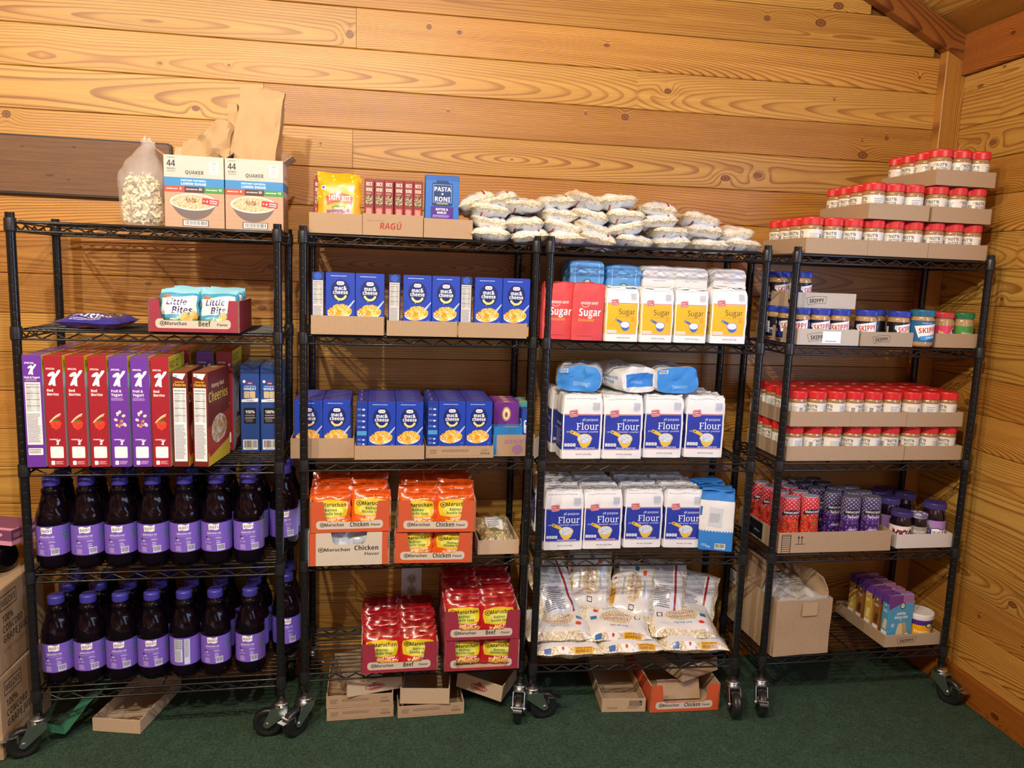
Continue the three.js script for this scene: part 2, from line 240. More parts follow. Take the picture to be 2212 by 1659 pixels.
{ // rafter trim along the gable, plate along the right wall, corner post, baseboards
  const t1 = structure('trim_1', 'brown rafter board along the sloping ceiling edge');
  for (const s of [1, -1]) { const an = Math.atan(SLOPE), L = (XR - RIDGE) / Math.cos(an), g = boardGeo(L, 0.09, 4, 0.1, 0.04), m = M('rafter_board', g, beamMat, t1), n = 0.055; m.position.set(s > 0 ? RIDGE : 2 * RIDGE - XR, (s > 0 ? roofY(RIDGE) : EAVE) - n, ZW + 0.045); m.rotation.z = -s * an; }
  const t2 = structure('trim_2', 'knotty plate board along the top of the right wall'); const m2 = M('plate_board', boardGeo(ZF - ZW, 0.15, 7, 0.55, 0.02), plateMat, t2); m2.position.set(XR - 0.02, 2.41, ZW); m2.rotation.y = -Math.PI / 2;
  const t3 = structure('trim_3', 'vertical corner post between back and right wall'); const m3 = M('corner_post', boardGeo(EAVE - 0.03, 0.085, 9, 0.3, 0.04), PINE[1], t3); m3.position.set(XR - 0.0425, 0, ZW + 0.041); m3.rotation.z = Math.PI / 2;
  const b1 = structure('baseboard_right', 'pine baseboard along the right wall'), mb = M('board', boardGeo(ZF - ZW, 0.106, 2, 0.2, 0.02), plateMat, b1); mb.position.set(XR - 0.0, 0.053, ZW); mb.rotation.y = -Math.PI / 2; mb.position.x = XR - 0.02;
  const b2 = structure('baseboard_back', 'pine baseboard along the back wall'), mc = M('board', boardGeo(XR - XL - 0.02, 0.1, 6, 0.4, 0.016), PINE_DARK, b2); mc.position.set(XL, 0.05, ZW + 0.016);
}
{ // green carpet
  seed = 5; const n = 512;
  const f = (i, j) => vn(i * 0.31, j * 0.31) * 0.45 + vn(i * 0.9 + 40, j * 0.9) * 0.55;
  const map = dataTex(n, n, (i, j, c) => { const k = 0.3 + 1.3 * f(i, j) + (vn(i * 0.03, j * 0.03) - 0.5) * 0.16, q = NT[(i * 131 + j * 977) & 65535] > 0.9985 ? 70 : 0; c[0] = 40 * k + q; c[1] = 66 * k + q; c[2] = 47 * k + q; });
  const bump = dataTex(n, n, (i, j, c) => { c[0] = c[1] = c[2] = 255 * f(i, j); }, false);
  for (const t of [map, bump]) t.repeat.set((XR - XL) / 0.55, (ZF - ZW) / 0.55);
  const fl = structure('floor', 'dark green carpet floor'); const m = M('carpet', bx(XR - XL + 0.1, 0.03, ZF - ZW + 0.1, (XR + XL) / 2, -0.015, (ZF + ZW) / 2), std({ map, bumpMap: bump, bumpScale: 0.004, roughness: 1 }), fl);
}
// ---------- three lamps on stems under the ceiling (above the picture) ----------
LAMPS.forEach(([x, y, z], i) => {
  const t = thing('ceiling_light', `bare bulb ceiling light on a stem, ${['left', 'middle', 'right'][i]} one, above the picture`, 'lamp', 'ceiling lights'), metal = std({ color: 0x3a3028, roughness: 0.4, metalness: 0.7 });
  M('stem', rod([x, y + 0.1, z], [x, roofY(x) - 0.02, z], 0.01, 10), metal, t); M('socket', lathe([[0, 0.12], [0.022, 0.11], [0.022, 0.05], [0, 0.05]]).translate(x, y, z), metal, t); M('canopy', lathe([[0, 0.02], [0.05, 0.015], [0.055, 0], [0, 0]]).translate(x, roofY(x) - 0.045, z), metal, t);
  M('bulb', new THREE.SphereGeometry(0.035, 16, 12).translate(x, y, z), std({ color: 0xffffff, emissive: LAMP_COLOR, emissiveIntensity: 150 }), t);
  const l = new THREE.PointLight(LAMP_COLOR, LAMP_CD); l.position.set(x, y, z); l.castShadow = true; l.shadow.radius = 1.6; scene.add(l);
});
// ---------- wire racks ----------
const black = phy({ color: lin(0.01, 0.01, 0.011), roughness: 0.18, specularIntensity: 0.7 }), blackPlastic = std({ color: lin(0.013, 0.013, 0.014), roughness: 0.35 });
const zinc = std({ color: lin(0.62, 0.66, 0.68), roughness: 0.28, metalness: 1 }), rubber = phy({ color: lin(0.012, 0.012, 0.013), roughness: 0.3, clearcoat: 0.3 });
const postGeo = (() => { const p = [[0, 0.124]]; for (let y = 0.128; y < 1.632; y += 0.0254) p.push([0.0127, y], [0.0127, y + 0.0236], [0.0119, y + 0.0242], [0.0119, y + 0.025]); p.push([0.0127, 1.636], [0.0125, 1.641], [0, 1.642]); return lathe(p, 16); })();
const collarGeo = lathe([[0.0125, -0.0385], [0.0146, -0.0385], [0.0165, -0.034], [0.0158, 0.0], [0.0125, 0.0]], 16);
const deckWire = rod([0.012, 0, 0], [W - 0.012, 0, 0], 0.0021, 6), crossWire = rod([0, -0.006, -0.004], [0, -0.006, -DEP + 0.004], 0.0026, 6);
const rimL = rod([0.012, 0, 0], [W - 0.012, 0, 0], 0.0033, 8), rimS = rod([0, 0, -0.012], [0, 0, -DEP + 0.012], 0.0033, 8);
function zig(len, n, side) { const a = [], p = [], m = 0.035; for (let i = 0; i <= 2 * n; i++) p.push(m + ((len - 2 * m) * i) / (2 * n)); for (let i = 0; i < 2 * n; i++) { const y0 = i % 2 ? -0.027 : -0.01, y1 = i % 2 ? -0.01 : -0.027; a.push(side ? rod([0, y0, -p[i]], [0, y1, -p[i + 1]], 0.0024, 5) : rod([p[i], y0, 0], [p[i + 1], y1, 0], 0.0024, 5)); } return merge(a); }
const zigF = zig(W, 10, false), zigS = zig(DEP, 4, true);
const WHEEL = lathe([[0, -0.014], [0.012, -0.016], [0.014, -0.011], [0.03, -0.009], [0.034, -0.014], [0.0445, -0.0135], [0.0475, -0.007], [0.0475, 0.007], [0.0445, 0.0135], [0.034, 0.014], [0.03, 0.009], [0.014, 0.011], [0.012, 0.016], [0, 0.014]], 32).rotateX(Math.PI / 2);
const FORK = (() => { const s = new THREE.Shape(); s.moveTo(-0.022, 0.1); s.lineTo(0.03, 0.1); s.lineTo(0.0535, 0.05); s.absarc(0.042, 0.0475, 0.0125, 0.2, -2.3, true); s.lineTo(-0.022, 0.082); s.closePath(); const e = (z) => new THREE.ExtrudeGeometry(s, { depth: 0.0025, bevelEnabled: false }).translate(0, 0, z); return merge([e(0.0185), e(-0.021), new THREE.BoxGeometry(0.052, 0.0025, 0.042).translate(0.004, 0.101, 0)]); })();
const SWIVEL = lathe([[0, 0.125], [0.009, 0.124], [0.009, 0.119], [0.0215, 0.117], [0.024, 0.112], [0.02, 0.108], [0.022, 0.104], [0.018, 0.101], [0, 0.101]], 24);
const AXLE = new THREE.CylinderGeometry(0.006, 0.006, 0.048, 12).rotateX(Math.PI / 2).translate(0.042, 0.0475, 0);
const LEVER = merge([bx(0.03, 0.003, 0.034, 0.07, 0.075, 0).rotateZ(0), bx(0.004, 0.02, 0.034, 0.056, 0.066, 0), bx(0.022, 0.003, 0.03, 0.094, 0.068, 0)]);
const SWING = [[205, -90, 20, 100], [-120, -106, 60, 150], [8, -100, 100, 80], [-112, -60, 120, 60]];   // caster headings, degrees: front left, front right, back left, back right
SWING[0] = [205, 178, 20, 100]; SWING[1] = [-132, -105, 60, 150]; SWING[2] = [8, -98, 100, 80]; SWING[3] = [-108, -70, 120, 60];
const RLABEL = ['black wire rack farthest left, holding grape juice and cereal', 'second black wire rack from left, holding macaroni and ramen', 'third black wire rack from left, holding flour and sugar', 'black wire rack in the right corner, holding peanut butter'];
RACK.forEach(([x, z, a], r) => {
  const t = thing('wire_shelf_rack', RLABEL[r], 'shelf rack', 'wire shelf racks along the wall'); t.position.set(x, 0, z); t.rotation.y = a * D2R;
  const corners = [[0, 0], [W, 0], [0, -DEP], [W, -DEP]];
  corners.forEach(([px, pz], i) => {
    M('post', postGeo, black, t).position.set(px, 0, pz);
    const c = new THREE.Group(); c.name = 'caster'; c.position.set(px, 0, pz); c.rotation.y = -SWING[r][i] * D2R * -1; t.add(c);
    M('wheel', WHEEL, rubber, c).position.set(0.042, 0.0475, 0); M('fork', FORK, zinc, c); M('swivel', SWIVEL, zinc, c); M('axle', AXLE, zinc, c); if ((i + r) % 2 === 0 || i === 0) M('brake_lever', LEVER, zinc, c);
  });
  DECK.forEach((y) => {
    const s = new THREE.Group(); s.name = 'shelf'; s.position.y = y - 0.0021; t.add(s);
    for (const [px, pz] of corners) M('collar', collarGeo, blackPlastic, s).position.set(px, 0.0065, pz);
    for (const pz of [0, -DEP]) { for (const dy of [-0.0045, -0.029]) M('rim_wire', rimL, black, s).position.set(0, dy, pz); M('zigzag_wire', zigF, black, s).position.z = pz; }
    for (const px of [0, W]) { for (const dy of [-0.0045, -0.029]) M('rim_wire', rimS, black, s).position.set(px, dy, 0); M('zigzag_wire', zigS, black, s).position.x = px; }
    for (const px of [0.2, W / 2, W - 0.2]) M('cross_wire', crossWire, black, s).position.x = px;
    for (let i = 1; i < 13; i++) M('deck_wire', deckWire, black, s).position.z = -i * (DEP / 13);
  });
});
// ---------- cardboard ----------
const kraftTex = cv(256, 256, (g) => { rc(g, '#aa8f70', 0, 0, 256, 256); for (let i = 0; i < 5000; i++) rc(g, pick(['#a38868', '#b2987a', '#9c8060', '#b9a084']), rnd() * 256, rnd() * 256, rr(1, 5), 1); for (let i = 0; i < 64; i++) rc(g, i % 2 ? 'rgba(90,60,30,.06)' : 'rgba(255,230,190,.06)', i * 4, 0, 2, 256); }, true);
const kraft = std({ map: kraftTex, roughness: 0.85 }), kraftPale = std({ map: kraftTex, color: lin(1.25, 1.32, 1.45), roughness: 0.85 }), kraftDark = std({ map: kraftTex, color: lin(0.75, 0.72, 0.7), roughness: 0.85 });
function kraftPrint(w, h, f, base = '#aa8f70') { return print(cv(w, h, (g) => { rc(g, base, 0, 0, w, h); for (let i = 0; i < (w * h) / 40; i++) rc(g, pick(['rgba(90,60,30,.10)', 'rgba(255,235,205,.10)']), rnd() * w, rnd() * h, rr(1, 5), 1); f(g, w, h); }), 0.85); }
function panel(w, h, t) { const g = new THREE.BoxGeometry(w, h, t); return g; }
function tray(t, w, h, d, mat = kraft, { front, th = 0.004, hb, hs, bottomMat } = {}) {           // open tray, front at z = 0, going back to -d, centred in x
  M('bottom_panel', panel(w - 2 * th, th, d - 2 * th).translate(0, th / 2 + 0.0004, -d / 2), bottomMat ?? mat, t);
  M('front_panel', carton(w, h, th, {}, 0.0005).translate(0, 0.0004, -th / 2), front ?? mat, t); M('back_panel', carton(w, hb ?? h, th, {}, 0.0005).translate(0, 0.0004, -d + th / 2), mat, t);
  for (const s of [-1, 1]) M('side_panel', carton(th, hs ?? h, d - 2 * th, {}, 0.0005).translate(s * (w - th) / 2, 0.0004, -d / 2), mat, t);
  return t;
}
// ================= leftmost rack =================
const filmMat = (map, o = {}) => phy({ map, roughness: 0.3, clearcoat: 0.5, clearcoatRoughness: 0.2, ...o });
// --- grape juice bottles ---
const grapeBunch = (g, x, y, s, col = '#5a5fb8', hi = '#8f96e0') => { for (let i = 0; i < 9; i++) { const a = i * 2.4, q = Math.sqrt(i) * s * 0.55; el(g, col, x + Math.cos(a) * q, y + Math.sin(a) * q, s * 0.5); el(g, hi, x + Math.cos(a) * q - s * 0.15, y + Math.sin(a) * q - s * 0.15, s * 0.17); } };
function flag(g, x, y, w, h, text, ink = '#181430', paper = '#fff', border) { g.save(); g.translate(x, y); g.rotate(-0.06); g.beginPath(); g.moveTo(-w / 2, -h / 2); g.quadraticCurveTo(-w / 6, -h * 0.7, 0, -h * 0.45); g.quadraticCurveTo(w / 4, -h * 0.25, w / 2, -h * 0.55); g.lineTo(w / 2 - h * 0.12, h * 0.45); g.quadraticCurveTo(w / 5, h * 0.6, 0, h * 0.45); g.quadraticCurveTo(-w / 4, h * 0.25, -w / 2 + h * 0.12, h * 0.5); g.closePath(); g.fillStyle = paper; g.fill(); if (border) { g.strokeStyle = border; g.lineWidth = h * 0.1; g.stroke(); } tx(g, text, 0, 0, h * 0.72, ink, { f: 'serif', w: w * 0.84 }); g.restore(); }
function juiceLabel(facts) {
  return cv(1024, 220, (g) => {
    rc(g, '#7a5fc4', 0, 0, 1024, 220); const o = 512;
    if (facts) { nutri(g, o - 105, 12, 90, 180, '#cfdcf2'); rc(g, '#cfdcf2', o + 4, 12, 60, 200); small(g, '#556', o + 8, 18, 50, 140, 22); } else {
      flag(g, o - 24, 32, 116, 46, "Welch's"); tx(g, 'ABSOLUTELY NO', o - 24, 78, 18, '#e9e2ff', { w: 150 }); rc(g, '#bfb0e8', o - 100, 95, 150, 2);
      el(g, '#352074', o - 105, 112, 9); tx(g, 'USA', o - 86, 126, 12, '#fff', { w: 30 }); tx(g, '2', o - 112, 150, 16); small(g, '#d8ccff', o - 90, 145, 40, 12, 2); small(g, '#e6deff', o - 6, 110, 72, 14, 2); small(g, '#e6deff', o + 2, 135, 50, 40, 3); small(g, '#d8ccff', o - 112, 172, 66, 40, 5); bars(g, o + 12, 165, 78, 48, '#333850', '#e8ecff');
      el(g, '#3f8a4a', o + 150, 78, 26, 14, 0.7); grapeBunch(g, o + 170, 40, 30); el(g, '#3f8a4a', o + 165, 105, 20, 10, -0.5);
    }
    for (const k of [0, 830]) grapeBunch(g, k + 60, 120, 44); flag(g, 1000, 50, 120, 50, "Welch's"); flag(g, -24, 50, 120, 50, "Welch's");
  }, true);
}
const juiceBody = (() => {
  const p = [[0, 0.004], [0.03, 0.001], [0.042, 0.006], [0.0475, 0.02], [0.048, 0.044], [0.0462, 0.048], [0.0462, 0.142], [0.0472, 0.146], [0.047, 0.154], [0.0452, 0.167], [0.0415, 0.182], [0.0362, 0.198], [0.0315, 0.213], [0.0285, 0.225], [0.0272, 0.234], [0.0285, 0.239], [0.029, 0.245], [0.0265, 0.251], [0.0212, 0.255], [0.021, 0.262], [0, 0.262]];
  const q = new THREE.SplineCurve(p.slice(8, 15).map((v) => new THREE.Vector2(...v))).getPoints(22).map((v) => [v.x, v.y]), g = lathe([...p.slice(0, 8), ...q, ...p.slice(15)], 40), a = g.attributes.position;
  for (let i = 0; i < a.count; i++) { const x = a.getX(i), y = a.getY(i), z = a.getZ(i), th = Math.atan2(x, z), m = ss(0.168, 0.18, y) * ss(0.238, 0.225, y), k = 1 + 0.035 * m * Math.sin(th * 6 + y * 95) + 0.02 * m * Math.sin(th * 3 - y * 160); a.setX(i, x * k); a.setZ(i, z * k); }
  g.computeVertexNormals(); return g;
})();
const juiceMat = phy({ color: lin(0.004, 0.002, 0.005), roughness: 0.03, specularIntensity: 0.5 }), capMat = std({ color: lin(0.05, 0.042, 0.3), roughness: 0.3 });
const capGeo = (() => { const g = lathe([[0, 0.286], [0.0195, 0.286], [0.0238, 0.282], [0.0245, 0.278], [0.0245, 0.263], [0.024, 0.259], [0.0205, 0.259]], 48), a = g.attributes.position; for (let i = 0; i < a.count; i++) { const y = a.getY(i); if (y > 0.2585 && y < 0.28) { const k = i % 2 ? 1 : 0.975; a.setX(i, a.getX(i) * k); a.setZ(i, a.getZ(i) * k); } } g.computeVertexNormals(); return g; })();
const wrap = (r, h, y) => new THREE.CylinderGeometry(r, r, h, 40, 1, true).rotateY(Math.PI).translate(0, y + h / 2, 0);
const juiceWrap = wrap(0.047, 0.093, 0.0485), juiceLab = [0, 1].map((k) => print(juiceLabel(k), 0.35));
function juiceBottle(label, k = 0) { return spawn('juice' + k, 'juice_bottle', 'bottle', 'grape juice bottles on the leftmost rack', label, (t) => { M('bottle_body', juiceBody, juiceMat, t); M('cap', capGeo, capMat, t); M('paper_label', juiceWrap, juiceLab[k], t); }); }
seed = 17;
for (const s of [3, 4]) for (let row = 0; row < 3; row++) for (let c = 0; c < 8; c++) {
  if (c === 7 && row === 0) continue; if (row === 2 && c < 4 && s === 3) continue;
  const facts = s === 4 && row === 0 && c === 4;
  const lab = facts ? 'grape juice bottle turned to show its nutrition panel, bottom shelf of leftmost rack' : `purple-capped grape juice bottle, ${['front', 'second', 'rearmost'][row]} row, ${ORD[c]} column, ${SN[s]} of ${RN[0]}`;
  const lx = c === 7 ? 0.726 : [0.052, 0.15, 0.246, 0.341, 0.435, 0.529, 0.627][c] + (s === 4 ? [-0.008, -0.013, -0.015, -0.016, -0.013, -0.012, -0.002][c] : 0), lz = (s === 4 ? -0.064 : -0.05) - row * 0.097 - (c === 7 ? 0.015 : 0);
  put(juiceBottle(lab, facts ? 1 : 0), 0, s, lx + (row ? rr(-0.003, 0.003) : 0), lz, 0.0005, 10 + rr(-9, 9));
}
// --- cereal ---
function kScript(g, x, y, s) { g.save(); g.translate(x, y); g.scale(s, s); g.fillStyle = '#fff'; g.beginPath(); g.moveTo(8, -34); g.quadraticCurveTo(-6, -38, -26, -20); g.quadraticCurveTo(-34, -8, -18, -8); g.quadraticCurveTo(-4, -10, 0, -16); g.lineTo(-26, 34); g.quadraticCurveTo(-26, 42, -14, 40); g.lineTo(-6, 34); g.lineTo(16, -20); g.closePath(); g.fill(); g.beginPath(); g.moveTo(0, 8); g.lineTo(26, -40); g.quadraticCurveTo(36, -48, 44, -44); g.quadraticCurveTo(46, -36, 34, -22); g.lineTo(14, 2); g.lineTo(14, 34); g.quadraticCurveTo(14, 42, 22, 42); g.lineTo(2, 42); g.quadraticCurveTo(-4, 40, -4, 26); g.closePath(); g.fill(); g.restore(); }
function flakes(g, x, y, n, R) { for (let i = 0; i < n; i++) { const a = i * 2.4, q = R * (0.35 + 0.65 * ((i * 0.37) % 1)); el(g, i % 3 ? '#efe4d6' : '#b9763f', x + Math.cos(a) * q * 0.8, y + Math.sin(a) * q * 1.5, rr(9, 15), rr(7, 11), rnd() * 3); el(g, '#d8c4b0', x + Math.cos(a) * q * 0.8 + 3, y + Math.sin(a) * q * 1.5 + 3, 5, 4); } }
function berries(g, x, y, s) {
  for (let i = 0; i < 12; i++) { const px = x + s * (0.5 - i * 0.1), py = y - s * (1.15 - i * 0.03) + i * i * 0.2; el(g, '#e8d9ae', px, py, s * 0.16, s * 0.07, -0.6); el(g, '#c9ad72', px - 3, py + 7, s * 0.14, s * 0.06, 0.5); }
  g.fillStyle = '#d8402c'; g.beginPath(); g.moveTo(x, y + s * 0.7); g.bezierCurveTo(x - s, y + s * 0.1, x - s * 0.7, y - s * 0.5, x, y - s * 0.4); g.bezierCurveTo(x + s * 0.75, y - s * 0.5, x + s, y + s * 0.1, x, y + s * 0.7); g.fill(); speck(g, 26, x - s * 0.45, y - s * 0.3, s * 0.9, s * 0.7, ['#f2a05c', '#b02518'], 2, 3); for (let i = -2; i < 3; i++) el(g, '#4b7a35', x + i * s * 0.13, y - s * 0.42, s * 0.05, s * 0.15, i * 0.4);
}
function cerealTex(kind) {                                // left third: narrow spine; right two thirds: wide face; strip at bottom: top panel
  const red = kind === 'red', c0 = red ? '#9e1f2c' : '#6a35a0';
  return cv(640, 640, (g) => {
    rc(g, c0, 0, 0, 640, 640); const X = 52;
    if (kind === 'facts') { tx(g, 'SPECIAL', 40, 40, 15); kScript(g, 50, 78, 0.7); tx(g, 'Fruit & Yogurt', 52, 122, 16, '#fff', { w: 92 }); small(g, '#cbb', 14, 132, 76, 14, 2); nutri(g, 8, 150, 90, 360); rrect(g, '#f4f2f4', 10, 530, 86, 40, 5); small(g, '#555', 14, 536, 78, 28, 3); }
    else {
      tx(g, 'SPECIAL', 38, 72, 14, '#fff', { w: 54 }); kScript(g, 50, 125, 1.05);
      if (red) { tx(g, 'Red', 12, 195, 21, '#fff', { a: 'left' }); tx(g, 'Berries', 12, 217, 21, '#fff', { a: 'left', w: 70 }); berries(g, 56, 390, 50); } else { tx(g, 'Fruit &', 8, 195, 21, '#fff', { a: 'left', w: 62 }); tx(g, 'Yogurt', 8, 217, 21, '#fff', { a: 'left', w: 68 }); small(g, '#cbb8e6', 8, 234, 84, 20, 3); flakes(g, 52, 370, 9, 42); }
      tx(g, 'CONNECT', 40, 480, 10, '#fff', { w: 52 }); kScript(g, 62, 495, 0.38); rrect(g, '#fbf7f8', 16, 520, 78, 68, 6); small(g, '#f6dfe6', 46, 606, 46, 22, 3); rrect(g, '#fff', 18, 604, 22, 24, 4);
    }
    // wide face
    rc(g, '#cfe6ef', 110, 0, 420, 640); rc(g, '#d9dc3c', 110, 0, 420, 90); tx(g, 'FAMILY SIZE', 250, 46, 60, '#7c1f22', { w: 250 }); poly(g, c0, [[250, 600], [290, 200], [530, 170], [530, 640], [170, 640]]); tx(g, 'SPECIAL', 250, 160, 40, c0); kScript(g, 330, 300, 3); g.fillStyle = '#f2efe6'; el(g, '#ece6da', 330, 520, 150, 70); speck(g, 130, 210, 470, 240, 90, red ? ['#d9a55c', '#c98f45', '#b83a30', '#e6c486'] : ['#d9a55c', '#efe6dc', '#b98045'], 6, 14);
    rc(g, red ? '#9c3a34' : '#7a4f96', 530, 0, 110, 640); rc(g, 'rgba(255,255,255,.15)', 560, 0, 4, 640); small(g, '#e9cfd0', 580, 100, 40, 300, 9);
  });
}
const spine = [0, 0, 0.167, 1], wide = [0.172, 0, 0.828, 1], lid = [0.832, 0, 1, 1], CER = { front: spine, back: spine, left: wide, right: wide, top: lid, bottom: lid };
const cerealMat = Object.fromEntries(['red', 'purple', 'facts'].map((k) => [k, print(cerealTex(k))])), cerealGeo = carton(0.051, 0.331, 0.188, CER), cerealFlap = carton(0.046, 0.0014, 0.1, { all: lid }, 0.0003);
function cereal(kind, label) { return spawn('cereal' + kind, 'cereal_box', 'cereal box', 'berry and yogurt cereal boxes', label, (t) => { M('carton', cerealGeo, cerealMat[kind], t); const f = M('top_flap', cerealFlap, cerealMat[kind], t); f.position.set(0, 0.331, -0.03); f.rotation.x = 0.012; }); }
['facts', 'red', 'red', 'red', 'purple', 'purple', 'red'].forEach((k, i) => put(cereal(k, k === 'facts' ? 'purple cereal box with nutrition panel, leftmost in front row' : `${k} cereal box, ${ORD[i]} from left in the front row, third shelf of leftmost rack`), 0, 2, 0.0435 + i * 0.0585, 0.024 + i * 0.002 - 0.094, 0.0006, i < 6 ? rr(-1, 1) : -1));
['purple', 'red', 'red', 'purple', 'red', 'purple', 'red', 'purple', 'red'].forEach((k, i) => put(cereal(k, `${k} cereal box, ${ORD[i]} from left in the rear row, third shelf of leftmost rack`), 0, 2, 0.047 + i * 0.0602 + (i > 6 ? 0.01 : 0), -0.169 - 0.0945 - (i > 6 ? 0.002 : 0.004), 0.0006));
const oatRingTex = cv(512, 512, (g) => {
  rc(g, '#6b2318', 0, 0, 512, 512); poly(g, '#e9eef2', [[8, 6], [92, 6], [70, 40], [8, 22]]); tx(g, '22', 26, 20, 16, '#274a8c'); tx(g, 'Honey Nut', 50, 52, 12, '#f0c040'); tx(g, 'Cheerios', 50, 68, 22, '#f4d04a', { w: 84, st: '#3a0d06', sw: 3 }); nutri(g, 8, 84, 84, 400);
  rc(g, '#7a2c16', 100, 0, 300, 512); poly(g, '#b0441f', [[100, 300], [400, 240], [400, 512], [100, 512]]); poly(g, '#e3c53a', [[100, 440], [400, 400], [400, 512], [100, 512]]); tx(g, 'Honey Nut', 240, 80, 34, '#f6e7b0'); tx(g, 'Cheerios', 245, 140, 78, '#f6d24c', { w: 270, st: '#3a0d06', sw: 8 }); el(g, '#e8e2d6', 250, 330, 105, 80); for (let i = 0; i < 60; i++) { const a = rnd() * 6.3, q = Math.sqrt(rnd()) * 90; g.strokeStyle = pick(['#cf9c55', '#b9843d', '#e0b774']); g.lineWidth = 7; g.beginPath(); g.ellipse(250 + Math.cos(a) * q, 330 + Math.sin(a) * q * 0.75, 10, 8, 0, 0, 7); g.stroke(); } poly(g, '#b8322f', [[110, 430], [390, 380], [390, 415], [110, 465]]);
  rc(g, '#8d5a3a', 400, 0, 112, 512); small(g, '#e7d3a8', 420, 60, 60, 200, 6);
});
const oatRingMat = print(oatRingTex), OR = { front: [0, 0, 0.195, 1], back: [0, 0, 0.195, 1], left: [0.197, 0, 0.78, 1], right: [0.197, 0, 0.78, 1], top: [0.785, 0, 1, 1], bottom: [0.785, 0, 1, 1] }, oatRingGeo = carton(0.0455, 0.289, 0.19, OR);
[[0.451, 'left'], [0.52, 'right']].forEach(([x, w], i) => put(spawn('oatring', 'cereal_box', 'cereal box', 'brown toasted oat cereal boxes', `brown oat ring cereal box, ${w} one of the pair at shelf edge`, (t) => { M('carton', oatRingGeo, oatRingMat, t); const f = M('top_flap', carton(0.042, 0.0014, 0.09, { all: [0.785, 0, 1, 1] }, 0.0003), oatRingMat, t); f.position.set(0, 0.2885, -0.02); f.rotation.x = 0.01; }), 0, 2, x, 0.037 + i * 0.004 - 0.095, 0.0006, i ? -9 : -2));
const wheatTex = cv(512, 512, (g) => {
  rc(g, '#22458a', 0, 0, 512, 512); el(g, '#e8eef6', 22, 94, 9); rrect(g, '#b3262c', 40, 98, 34, 12, 5); tx(g, 'H-E-B', 57, 104, 9); tx(g, 'SHREDDED', 57, 122, 11, '#bcd2f0', { w: 74 }); tx(g, 'WHEAT', 57, 138, 22, '#e8f0fa', { w: 80 }); for (const q of [0, 36]) { rrect(g, '#d9c7a2', 20 + q, 152, 34, 40, 5); for (let i = 0; i < 6; i++) rc(g, '#b59b6c', 22 + q, 156 + i * 6, 30, 2); } poly(g, '#e8ecec', [[4, 200], [108, 192], [108, 214], [4, 216]]); tx(g, 'Frosted', 56, 206, 12, '#335', { b: 'italic ' }); rrect(g, '#101018', 18, 250, 76, 94, 4); tx(g, '100%', 56, 274, 26, '#f2f2f2', { w: 60 }); tx(g, 'GUARANTEED', 56, 294, 9, '#ddd', { w: 60 }); tx(g, 'premium', 56, 308, 14, '#eee', { b: 'italic ', f: 'serif' }); small(g, '#aaa', 30, 318, 52, 18, 3); bars(g, 10, 440, 92, 60);
  rc(g, '#2f77c4', 116, 0, 300, 512); rrect(g, '#f1e9ea', 240, 110, 80, 40, 8); tx(g, 'H-E-B', 280, 130, 26, '#c02b35'); tx(g, 'SHREDDED', 262, 190, 52, '#dff0ff', { w: 260 }); tx(g, 'WHEAT', 262, 250, 76, '#eef8ff', { w: 270 }); el(g, '#e8e4d8', 266, 400, 110, 70); speck(g, 50, 180, 350, 170, 90, ['#d9c08c', '#c4a568'], 14, 22);
  rc(g, '#46638f', 420, 0, 92, 512); rc(g, '#6d86ab', 460, 0, 6, 512); small(g, '#c8d4e8', 430, 40, 60, 160, 5);
});
const wheatMat = print(wheatTex), WH = { front: [0, 0, 0.22, 1], back: [0, 0, 0.22, 1], left: [0.227, 0, 0.81, 1], right: [0.227, 0, 0.81, 1], top: [0.82, 0, 1, 1], bottom: [0.82, 0, 1, 1] };
[[0.62, 'left'], [0.682, 'right']].forEach(([x, w], i) => put(spawn('wheat', 'cereal_box', 'cereal box', 'navy shredded wheat boxes', `navy shredded wheat box, ${w} one of the two beside the post`, (t) => { M('carton', carton(0.0585, 0.288, 0.19, WH), wheatMat, t); const f = M('top_flap', carton(0.05, 0.0014, 0.1, { all: [0.82, 0, 1, 1] }, 0.0003), wheatMat, t); f.position.set(0, 0.2875, -0.02); f.rotation.x = 0.01; }), 0, 2, x, -0.152 - 0.095, 0.0006, 0));
